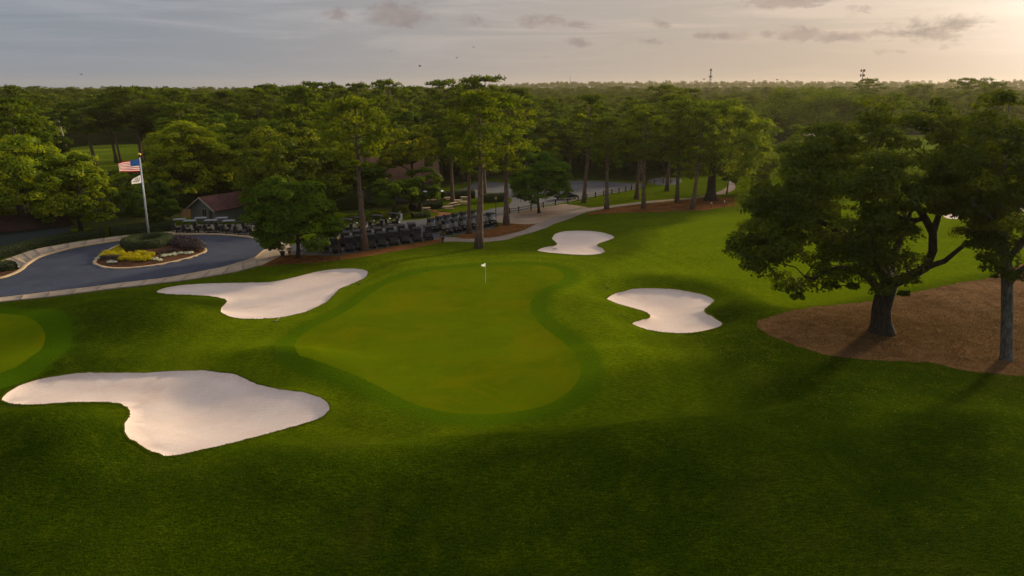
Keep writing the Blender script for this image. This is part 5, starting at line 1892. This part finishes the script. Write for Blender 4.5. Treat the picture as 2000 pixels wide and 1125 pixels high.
ORD = ['first', 'second', 'third', 'fourth', 'fifth', 'sixth', 'seventh', 'eighth', 'ninth', 'tenth']
for i, (a, b) in enumerate([(634, 488), (658, 492), (682, 489), (703, 486), (724, 483), (745, 480), (768, 477), (791, 473.5), (814, 470), (836, 466.5)]):
    golf_cart(a, b, R(14), 'black golf cart, %s from the apron in the row beside the pine straw' % ORD[i], 'carts parked in the front lot rows', curtain=True)
for i, (a, b) in enumerate([(652, 480), (675, 479), (697, 476), (718, 473.5), (739, 470.5), (761, 467.5), (783, 464), (804, 461)]):
    golf_cart(a, b, R(14), 'black golf cart, %s from the apron in the row behind the straw side row' % ORD[i], 'carts parked in the front lot rows', curtain=True)
for i, (a, b) in enumerate([(873, 456), (890, 452.5), (907, 449), (925, 446), (943, 442.5), (959, 439.5)]):
    golf_cart(a, b, R(205), 'black golf cart facing the grass, %s from the planter in the near right row' % ORD[i], 'carts parked by the straw island', curtain=True)
for i, (a, b) in enumerate([(845, 451.5), (861, 447.5), (876, 444.5), (892, 441), (908, 437.5), (926, 434)]):
    golf_cart(a, b, R(205), 'black golf cart facing the grass, %s from the planter in the far right row' % ORD[i], 'carts parked by the straw island', curtain=True)
for i, (a, b) in enumerate([(676, 452), (702, 448.5), (735, 444), (766, 439.5)]):
    golf_cart(a, b, R(82), 'black golf cart in the single file by the yellow shrub, %s from the oak' % ORD[i], 'carts queued along the lot edge', sheets=True, bag=(i == 3))
for i, (a, b, pl) in enumerate([(354, 452, 1), (374, 455, 1), (395, 449, 1), (415, 454, 1), (436, 449, 1), (450, 455, 1), (474, 457.5, 0), (490, 450, 0), (504, 461, 0)]):
    golf_cart(a, b, R(-76), ('golf cart with pale roof parked by the shed, %s from the hedge' if pl else 'dark roofed golf cart by the shed, %s from the hedge') % ORD[i], 'carts parked in front of the shed', pale=bool(pl), sheets=(i in (1, 3)))


# ------------------------------------------------------------------ buildings
def building(name, loc, ang, L, W, wall_h, ridge_h, label, wallm, roofm, over=.45, windows=(), doors=(), cat='building', batten=True):
    """local x along the ridge (0..L), y 0..W; the y=0 long side and the x=0 gable look to the viewer"""
    b = empty(name, loc, ang); tag(b, label, cat)
    mb = MB()
    for x0, x1, s_ in ((0, L, 1),):
        vs = [(x0, 0, -.3), (x1, 0, -.3), (x1, W, -.3), (x0, W, -.3), (x0, 0, wall_h), (x1, 0, wall_h), (x1, W, wall_h), (x0, W, wall_h), (x0, W / 2, ridge_h), (x1, W / 2, ridge_h)]
        mb.add(vs, [(0, 1, 5, 4), (2, 3, 7, 6), (1, 2, 6, 9, 5), (3, 0, 4, 8, 7)])
    mb.build('wall', M[wallm], b)
    if batten:
        mb = MB()
        for k in range(int(W / .4)):
            y = .2 + k * .4
            zt = wall_h + (ridge_h - wall_h) * (1 - abs(y - W / 2) / (W / 2)) - .08
            mb.box((-.02, y, zt / 2), (.036, .06, zt))
        for k in range(int(L / .4)):
            mb.box((.2 + k * .4, -.02, wall_h / 2 - .03), (.06, .036, wall_h - .06))
        o = mb.build('batten', M[wallm], b); o['kind'] = 'stuff'
    sl = (ridge_h - wall_h) / (W / 2)
    for sgn in (0, 1):
        th = .14
        y0, y1 = -over, W / 2
        z0, z1 = wall_h - over * sl + .05, ridge_h + .05
        pr = [(y0, z0), (y1, z1), (y1, z1 + th), (y0, z0 + th)]
        if sgn: pr = [(W - y, z) for (y, z) in pr]
        MB().prism(pr, -over, L + over).build('roof', M[roofm], b)
        pr = [(y0 - .02, z0 - .10), (y1 - .012 if not sgn else y1 - .012, z1 - .12), (y1 - .012, z1 + th - .01), (y0 - .02, z0 + th - .01)]
        if sgn: pr = [(W - y, z) for (y, z) in pr]
        MB().prism(pr, -over - .09, -over - .005).build('barge_board', M['trim'], b)
    for (side, u, z, ww, hh_) in windows:
        rot = 0 if side == 'front' else -math.pi / 2
        loc_ = (u, -.005, z) if side == 'front' else (-.005, u, z)
        mb = MB()
        for (cx, cz, dx, dz) in ((0, hh_ / 2, ww + .16, .08), (0, -hh_ / 2, ww + .16, .08), (-ww / 2, 0, .08, hh_ - .081), (ww / 2, 0, .08, hh_ - .081), (0, 0, .05, hh_ - .081)):
            mb.box((cx, -.04, cz), (dx, .06, dz))
        f = mb.build('window', M['trim'], b, loc_, rot)
        MB().box((0, -.02, 0), (ww, .02, hh_)).build('pane', M['darkglass'], f)
    for (side, u, ww, hh_) in doors:
        rot = 0 if side == 'front' else -math.pi / 2
        loc_ = (u, -.005, 0) if side == 'front' else (-.005, u, 0)
        d = MB().box((0, -.03, hh_ / 2), (ww, .05, hh_)).build('door', M['darkwood'], b, loc_, rot)
        MB().box((ww * .38, -.075, 1.0), (.05, .04, .14)).build('handle', M['steel'], d)
    return b


sh = P(421, 437)
building('shed', sh, R(62), 11.5, 5.4, 2.15, 3.85, 'small grey board shed with brown red roof behind parked carts', 'siding', 'shingle', windows=[('gable', 2.2, 1.55, 1.1, 1.25)], doors=[('gable', .8, .75, 2.0)])
a_, b_ = P(-90, 492), P(140, 464)
ang = math.atan2(b_.y - a_.y, b_.x - a_.x)
building('low_building', a_, ang, (b_ - a_).length, 8.0, 1.9, 3.3, 'long low dark building behind the hedge with brown roof', 'siding2', 'shingle3', batten=False)
cl = P(715, 396)
club = building('clubhouse', cl, R(12), 13, 9, 4.2, 8.2, 'brown roofed clubhouse hidden behind trees', 'siding', 'shingle2', over=.9, windows=[('front', 3, 2, 1.4, 1.5), ('front', 7, 2, 1.4, 1.5)], doors=[('front', 10, 1.1, 2.2)], batten=False)
building('clubhouse_wing', P(797, 392), R(62), 10, 8.5, 4.0, 7.7, 'gabled clubhouse wing under the yellow green tree', 'siding', 'shingle2', over=.8, windows=[('gable', 4.2, 3.0, 2.0, 1.4)], batten=False)
# wooden screen beside the shed
e = empty('wood_screen', P(364, 427), R(10)); tag(e, 'orange brown board screen left of the shed', 'screen')
for k in range(5):
    MB().box((0, 0, .35 + k * .28), (1.5, .05, .25)).build('board', M['orangewood'], e)
for x in (-.7, .7): MB().box((x, .06, .85), (.09, .07, 1.8)).build('post', M['darkwood'], e)


# ------------------------------------------------------------------ fence
def rail_fence(pxs, label):
    p = [P(a, b) for a, b in pxs]
    r_ = empty('rail_fence', p[0]); tag(r_, label, 'fence')
    for q in p:
        l = q - p[0]
        MB().box((l.x, l.y, l.z + .45), (.20, .20, 1.2)).build('post', M['darkwood'], r_)
    for a, b in zip(p[:-1], p[1:]):
        for zz in (.45, .82):
            a1, b1 = a - p[0] + Vector((0, 0, zz)), b - p[0] + Vector((0, 0, zz))
            MB().tube([a1, (a1 + b1) / 2 + Vector((0, 0, -.02)), b1], .055, 6).build('rail', M['darkwood'], r_)
    return r_


rail_fence([(995, 418), (1013, 415), (1037, 410.5), (1061, 406), (1085, 401.5), (1109, 397), (1129, 392.5), (1146, 389), (1163, 385.5), (1179, 382.5), (1195, 379.5), (1209, 377), (1222, 374), (1233, 371), (1247, 366), (1262, 361)], 'dark split rail fence along the road and plaza')
rail_fence([(1262, 361), (1278, 359.5), (1295, 358.5), (1310, 358), (1325, 357)], 'short far rail fence before the back lot')


# ------------------------------------------------------------------ lamps, tables, small things
def lamp_post(px, py, hgt, label):
    l = empty('lamp_post', P(px, py)); tag(l, label, 'lamp post')
    MB().tube([(0, 0, -.1), (0, 0, .3), (0, 0, hgt - .4)], [.11, .07, .06], 8).build('post', M['darkwood' if hgt < 3 else 'darkmetal'], l)
    MB().lathe([(.08, hgt - .4), (.13, hgt - .36), (.17, hgt - .05), (.17, hgt - .02)], 6).build('lantern', M['lampglass'], l)
    MB().lathe([(.22, hgt - .02), (.16, hgt + .06), (.03, hgt + .16)], 6).build('cap', M['darkmetal'], l)


lamp_post(662.5, 506, 2.9, 'brown lamp post with amber lantern in the pine straw bed')
lamp_post(968.5, 425, 3.4, 'dark lamp post with amber lantern beside the plaza')
for i, (a, b, t_) in enumerate(((1389, 406.5, 'nearer the leaning pine'), (1414.5, 403.5, 'nearer the huge oak'))):
    l = empty('path_light', P(a, b)); tag(l, 'short dark path light with pale cap, the one ' + t_, 'path light')
    MB().tube([(0, 0, -.1), (0, 0, .8)], .07, 8).build('post', M['darkmetal'], l)
    MB().lathe([(.10, .8), (.11, .98), (.03, 1.04)], 8).build('cap', M['whitepaint'], l)


def picnic(px, py, rz, label):
    t_ = empty('picnic_table', P(px, py), rz); tag(t_, label, 'table', 'patio tables')
    for k in range(4): MB().box((0, -.30 + k * .2, .74), (1.8, .18, .045)).build('plank', M['tabletop'], t_)
    for s_ in (-1, 1):
        MB().box((0, s_ * .72, .44), (1.8, .26, .045)).build('bench', M['tabletop'], t_)
    for x in (-.65, .65):
        mb = MB(); mb.tube([(x, -.75, 0), (x, -.28, .71)], .045, 5); mb.tube([(x, .75, 0), (x, .28, .71)], .045, 5); mb.box((x, 0, .40), (.05, 1.5, .07))
        mb.build('leg', M['wood'], t_)


for a, b, rz, lb in [(875, 411, .4, 'pale picnic table at the corner of the brick walk'), (893, 398, .1, 'picnic table behind the patio pine'), (906, 401, -.2, 'picnic table on bare earth near the tall pines'), (831, 414, .3, 'picnic table before the dark hedge'), (909, 392, 0, 'picnic table beside the far hedge'), (877, 393, .5, 'picnic table left of the patio pine'), (843, 398, .2, 'picnic table beside the umbrella'), (886, 404, .9, 'picnic table in the middle of the patio')]:
    picnic(a, b, rz, lb)
# striped umbrella
um = empty('patio_umbrella', P(846, 399)); tag(um, 'blue and white striped patio umbrella beside the small dark tree', 'umbrella')
MB().tube([(0, 0, 0), (0, 0, 3.2)], .03, 8).build('pole', M['whitepaint'], um)
for k in range(12):
    a0, a1 = k * math.pi / 6, (k + 1) * math.pi / 6
    mb = MB(); mb.add([(0, 0, 3.2), (2.0 * math.cos(a0), 2.0 * math.sin(a0), 2.45), (2.0 * math.cos(a1), 2.0 * math.sin(a1), 2.45), (0, 0, 3.17), (2.0 * math.cos(a0), 2.0 * math.sin(a0), 2.42), (2.0 * math.cos(a1), 2.0 * math.sin(a1), 2.42)], [(0, 1, 2), (3, 5, 4), (1, 4, 5, 2)])
    mb.build('panel', M['whitepaint' if k % 2 else 'stripeblue'], um)
# planter with flowers at the lot corner
pl = empty('planter', P(865, 474)); tag(pl, 'dark urn planter with a plant at the path mouth', 'planter')
MB().lathe([(.20, 0), (.22, .08), (.12, .2), (.12, .5), (.30, .72), (.32, .8)], 10).build('urn', M['darkmetal'], pl)
link('foliage', shrub_mesh(450, .45, .8, .16, 'boxleaf', 160), pl, (0, 0, .75)).color = (1.6, .9, .7, 1)
pl = empty('planter', P(552, 499)); tag(pl, 'leafy planter under the dark rounded oak', 'planter')
MB().lathe([(.25, 0), (.34, .5), (.36, .55)], 10).build('urn', M['darkmetal'], pl)
link('foliage', shrub_mesh(451, .6, 1.0, .16, 'boxleaf', 220), pl, (0, 0, .5))
pl = empty('planter', P(566, 496)); tag(pl, 'terracotta pot beside the leafy planter', 'planter')
MB().lathe([(.16, 0), (.25, .38), (.27, .42)], 10).build('pot', M['terracotta'], pl)
link('foliage', shrub_mesh(452, .4, .5, .14, 'boxleaf', 120), pl, (0, 0, .4))
# shrubs along the lot edge
ysb = shrub_mesh(460, 1.1, 1.0, .2, 'yellow', 380)
for i, (a, b, lb) in enumerate([(745, 425, 'yellow flowering shrub behind the queued carts, left'), (757, 423, 'yellow flowering shrub behind the last queued cart')]):
    o = link('yellow_shrub', ysb, None, P(a, b), i); o.color = (.8, .85, .8, 1); tag(o, lb, 'shrub')
gsb = [shrub_mesh(462 + i, 1.3, 1.2, .22, 'boxleaf', 420) for i in range(3)]
for i, (a, b, lb) in enumerate([(730, 428, 'green shrub left of the yellow flowering shrubs'), (772, 424, 'green shrub right of the yellow flowering shrubs'), (788, 422, 'green shrub before the dark porch tree'), (690, 434, 'green shrub behind the queue of carts'), (850, 396, 'green shrub under the umbrella'), (710, 431, 'green shrub behind the middle of the cart queue')]):
    o = link('green_shrub', gsb[i % 3], None, P(a, b), i); tag(o, lb, 'shrub')
# sign banner at the cart queue
e = empty('banner', P(780, 437), .4); tag(e, 'small white upright banner at the end of the cart queue', 'banner')
MB().tube([(0, 0, 0), (0, 0, 1.7)], .025, 6).build('pole', M['darkmetal'], e)
MB().box((.26, 0, 1.1), (.5, .02, 1.0)).build('panel', M['whitepaint'], e)
e = MB().box((0, 0, .5), (.22, .22, 1.0)).build('white_post', M['whitepaint'], None, P(848, 407)); tag(e, 'short white post in front of the patio hedge', 'post')


def rake(px0, px1, label, pale=False):
    a, b = P(*px0), P(*px1)
    r_ = empty('bunker_rake', a); tag(r_, label, 'rake')
    d = b - a
    MB().tube([(0, 0, .05), d + Vector((0, 0, .09))], .02, 6).build('handle', M['trim' if pale else 'darkmetal'], r_)
    t = Vector((d.x, d.y, 0)).normalized(); n_ = Vector((-t.y, t.x, 0))
    mb = MB(); mb.tube([n_ * -.36 + Vector((0, 0, .06)), n_ * .36 + Vector((0, 0, .06))], .03, 6)
    for k in range(9):
        q = n_ * (-.32 + k * .08)
        mb.tube([q + Vector((0, 0, .06)), q + Vector((0, 0, -.02)) - t * .03], .010, 4)
    mb.build('head', M['tyre' if not pale else 'darkmetal'], r_)


rake((538, 629), (549, 620), 'pale handled rake on the near lip of the boot shaped bunker', True)
rake((1237, 627.5), (1211, 616), 'dark rake on the grass left of the hourglass bunker')
rake((1084, 487), (1074, 484), 'dark rake lying in the small far bunker')
rake((1188, 564), (1176, 557), 'dark rake at the far left lip of the hourglass bunker')
rake((700, 556), (706, 554), 'dark rake right of the boot shaped bunker')
rake((18, 793), (36, 794), 'dark rake at the left tip of the near bunker')

# dark car by the plaza tree
cr = empty('parked_car', P(1106, 389), R(-64)); tag(cr, 'dark parked car half hidden behind the round plaza tree', 'car')
MB().prism([(-2.2, .35), (-2.25, .75), (-2.0, .95), (-.9, 1.0), (1.0, .98), (2.0, .82), (2.2, .6), (2.2, .35)], -.88, .88).build('body', M['carpaint'], cr, bevel=.06)
MB().prism([(-1.7, .97), (-1.2, 1.42), (.3, 1.45), (1.1, .97)], -.76, .76).build('window', M['darkglass'], cr, bevel=.04)
MB().prism([(-1.22, 1.43), (-1.1, 1.48), (.2, 1.50), (.32, 1.455)], -.72, .72).build('roof', M['carpaint'], cr)
for x in (-.82, .82):
    for y in (-1.35, 1.35):
        w_ = MB().lathe([(.2, -.1), (.32, -.1), (.34, 0), (.32, .1), (.2, .1)], 14, axis='X').build('wheel', M['tyre'], cr, (x, y, .34))
        MB().lathe([(.03, -.11), (.19, -.105), (.19, .105), (.03, .11)], 10, axis='X').build('rim', M['steel'], w_)
for x in (-.6, .6): MB().box((x, 2.19, .66), (.36, .06, .14)).build('headlight', M['lens'], cr)


# ------------------------------------------------------------------ far towers and birds
def tower(px, top, dist, label, style):
    d = pxdir(px, 170); k = dist / d.y
    x, y = d.x * k, d.y * k
    z0 = H(x, y); h = top_z(top, y) - z0
    t_ = empty('radio_tower', (x, y, z0)); tag(t_, label, 'tower')
    if style == 'lattice':
        mb = MB(); w_ = 2.2
        for k in range(3):
            a = k * 2.094
            mb.tube([(w_ * math.cos(a), w_ * math.sin(a), 0), (.7 * math.cos(a), .7 * math.sin(a), h)], .28, 5)
        for q in range(10):
            z1 = h * q / 10; z2 = h * (q + 1) / 10
            for k in range(3):
                a, b = k * 2.094, (k + 1) * 2.094
                r1 = w_ + (.7 - w_) * q / 10; r2 = w_ + (.7 - w_) * (q + 1) / 10
                mb.tube([(r1 * math.cos(a), r1 * math.sin(a), z1), (r2 * math.cos(b), r2 * math.sin(b), z2)], .14, 4)
        mb.build('mast', M['steel'], t_)
        MB().lathe([(2.0, h * .80), (2.4, h * .82), (2.4, h * .84), (2.0, h * .86)], 10).build('platform', M['steel'], t_)
        MB().lathe([(.6, h), (1.7, h + .9), (1.9, h + 2.2), (1.2, h + 3.2), (.2, h + 3.6)], 12).build('radome', M['steel'], t_, smooth=True)
    elif style == 'mono':
        MB().tube([(0, 0, 0), (0, 0, h)], [.9, .5], 8).build('mast', M['steel'], t_)
        mb = MB()
        for z_, n_ in ((h - 1, 3), (h - 6.2, 3)):
            for k in range(n_):
                a = k * 2.094 + .4
                cx, cy = 2.1 * math.cos(a), 2.1 * math.sin(a)
                mb.box((cx, cy, z_), (1.2, 1.2, 2.6))
                mb.tube([(0, 0, z_), (cx, cy, z_)], .16, 5)
        mb.build('antenna', M['darkmetal'], t_)
    else:
        MB().tube([(0, 0, 0), (0, 0, h)], [.45, .25], 6).build('mast', M['steel'], t_)
        MB().lathe([(.3, h * .55), (1.3, h * .57), (1.3, h * .63), (.3, h * .65)], 8).build('drum', M['steel'], t_)


tower(1386.5, 139, 1150, 'tall lattice tower with rounded top on the hazy skyline', 'lattice')
tower(1682.5, 136, 900, 'leaning looking antenna mast with dark panels above the right woods', 'mono')
tower(1113.5, 146, 1500, 'thin needle mast far on the skyline', 'needle')
BI = [(820, 129, 130, 'largest dark bird high over the clubhouse woods'), (892, 113, 140, 'small dark bird high over the tall lone pine'), (159, 145.5, 150, 'small bird over the left woods'), (1375, 155, 150, 'dark bird beside the lattice tower'), (925, 92, 190, 'tiny bird above the tall lone pine'), (1518, 156, 170, 'tiny bird low between the two towers'), (764, 100, 190, 'tiny bird below the broad grey cloud'), (11, 166, 170, 'tiny bird at the end of the left woods'), (1483, 160, 200, 'faint bird between lattice tower and antenna mast')]
for i, (px, py, ds, lb) in enumerate(BI):
    d = pxdir(px, py); k = ds / d.y
    bmb = MB()
    bmb.lathe([(.02, -.22), (.07, -.1), (.08, .05), (.04, .2), (.01, .26)], 7, axis='X')
    for s_ in (-1, 1):
        bmb.add([(.08, 0, .02), (-.10, 0, .02), (-.12, s_ * .25, .14), (.06, s_ * .25, .16), (-.10, s_ * .52, .06)], [(0, 1, 2, 3), (3, 2, 4)])
        bmb.add([(.08, 0, .01), (-.10, 0, .01), (-.12, s_ * .25, .13), (.06, s_ * .25, .15), (-.10, s_ * .52, .05)], [(3, 2, 1, 0), (4, 2, 3)])
    bmb.add([(-.2, 0, .01), (-.38, .06, .0), (-.38, -.06, .0)], [(0, 1, 2)])
    o = bmb.build('bird', M['bird'], None, d * k + Vector((0, 0, CAM_H)), i * 1.3)
    tag(o, lb, 'bird')

# ------------------------------------------------------------------ grass fringe at the bunker lips, dropped leaves
rg = np.random.default_rng(8)
C, A_, S_ = [], [], []
for i, b in enumerate(bunkers[:4]):
    q = resample(b, .05, True)
    for rep in range(3 if i in (0, 2) else 2):
        off_ = rg.uniform(.0, .16, (len(q), 1))
        t = np.roll(q, -1, 0) - q
        t /= np.linalg.norm(t, axis=1)[:, None] + 1e-9
        nr = np.stack([t[:, 1], -t[:, 0]], 1)
        pp = q + nr * off_
        zz = h0(pp[:, 0], pp[:, 1]) + .085
        C.append(np.column_stack([pp, zz + .03]))
        A_.append(np.column_stack([-nr * rg.uniform(-.4, 1.0, (len(q), 1)), np.ones(len(q))]))
C = np.concatenate(C); A_ = np.concatenate(A_)
sz = rg.uniform(.05, .14, len(C))
Vv, Ff = quads(C, rand_dirs(rg, len(C)) * np.array([1, 1, .3]), sz, sz * .45, rg, along=A_)
o = link('edge_grass', np_mesh('edge_grass', Vv, Ff, M['grassblade'], tone=rg.uniform(0, 1, len(C))))
tag(o, 'longer ragged grass hanging over the bunker edges', kind='stuff')


def litter(name, n, cx, cy, sx, sy, size, label, tone=(0, 1), clip=None):
    x = rg.normal(cx, sx, n); y = rg.normal(cy, sy, n)
    p = np.stack([x, y], 1)
    if clip is not None: p = p[inside(p, clip)]
    for b in bunkers[:4]: p = p[~inside(p, b)]
    p = p[~inside(p, g1)]
    zz = h0(p[:, 0], p[:, 1]) + .03
    Nn = rg.normal(0, .5, (len(p), 3)) + np.array([0, 0, 1])
    s = rg.uniform(.6, 1.4, len(p)) * size
    Vv, Ff = quads(np.column_stack([p, zz]), Nn, s, s * .6, rg)
    tag(link(name, np_mesh(name, Vv, Ff, M['litter'], tone=rg.uniform(*tone, len(p)))), label, kind='stuff')


mul = zones[[z['name'] for z in zones].index('mulch_bed')]['poly']
mc = P(1800, 640)
litter('leaf_litter', 42000, mc.x, mc.y, 11, 7, .115, 'dry leaves lying over the mulch bed', (0, .9), clip=mul)
gc = P(1520, 690)
litter('fallen_leaves', 2200, gc.x, gc.y, 9, 6, .075, 'yellow fallen leaves scattered on the grass near the huge oak', (.6, 1))
gc = P(900, 900)
litter('fallen_leaves', 260, gc.x, gc.y, 16, 7, .07, 'few fallen leaves on the near grass', (.6, 1))

# ------------------------------------------------------------------ haze
bm = MB().box((0, 2300, 31.0), (9000, 5000, 66.0))
hz = bm.build('haze', [bpy.data.materials.new('haze_air')])
hm = hz.data.materials[0]
hm.use_nodes = True
t = NT(hm.node_tree)
pv = t.n('ShaderNodeVolumePrincipled')
pv.inputs['Color'].default_value = (0.92, 0.80, 0.64, 1)
pv.inputs['Density'].default_value = 0.00007
pv.inputs['Anisotropy'].default_value = 0.45
out = t.n('ShaderNodeOutputMaterial')
t.t.links.new(pv.outputs[0], out.inputs['Volume'])
tag(hz, 'thin evening haze over the whole course', kind='stuff')
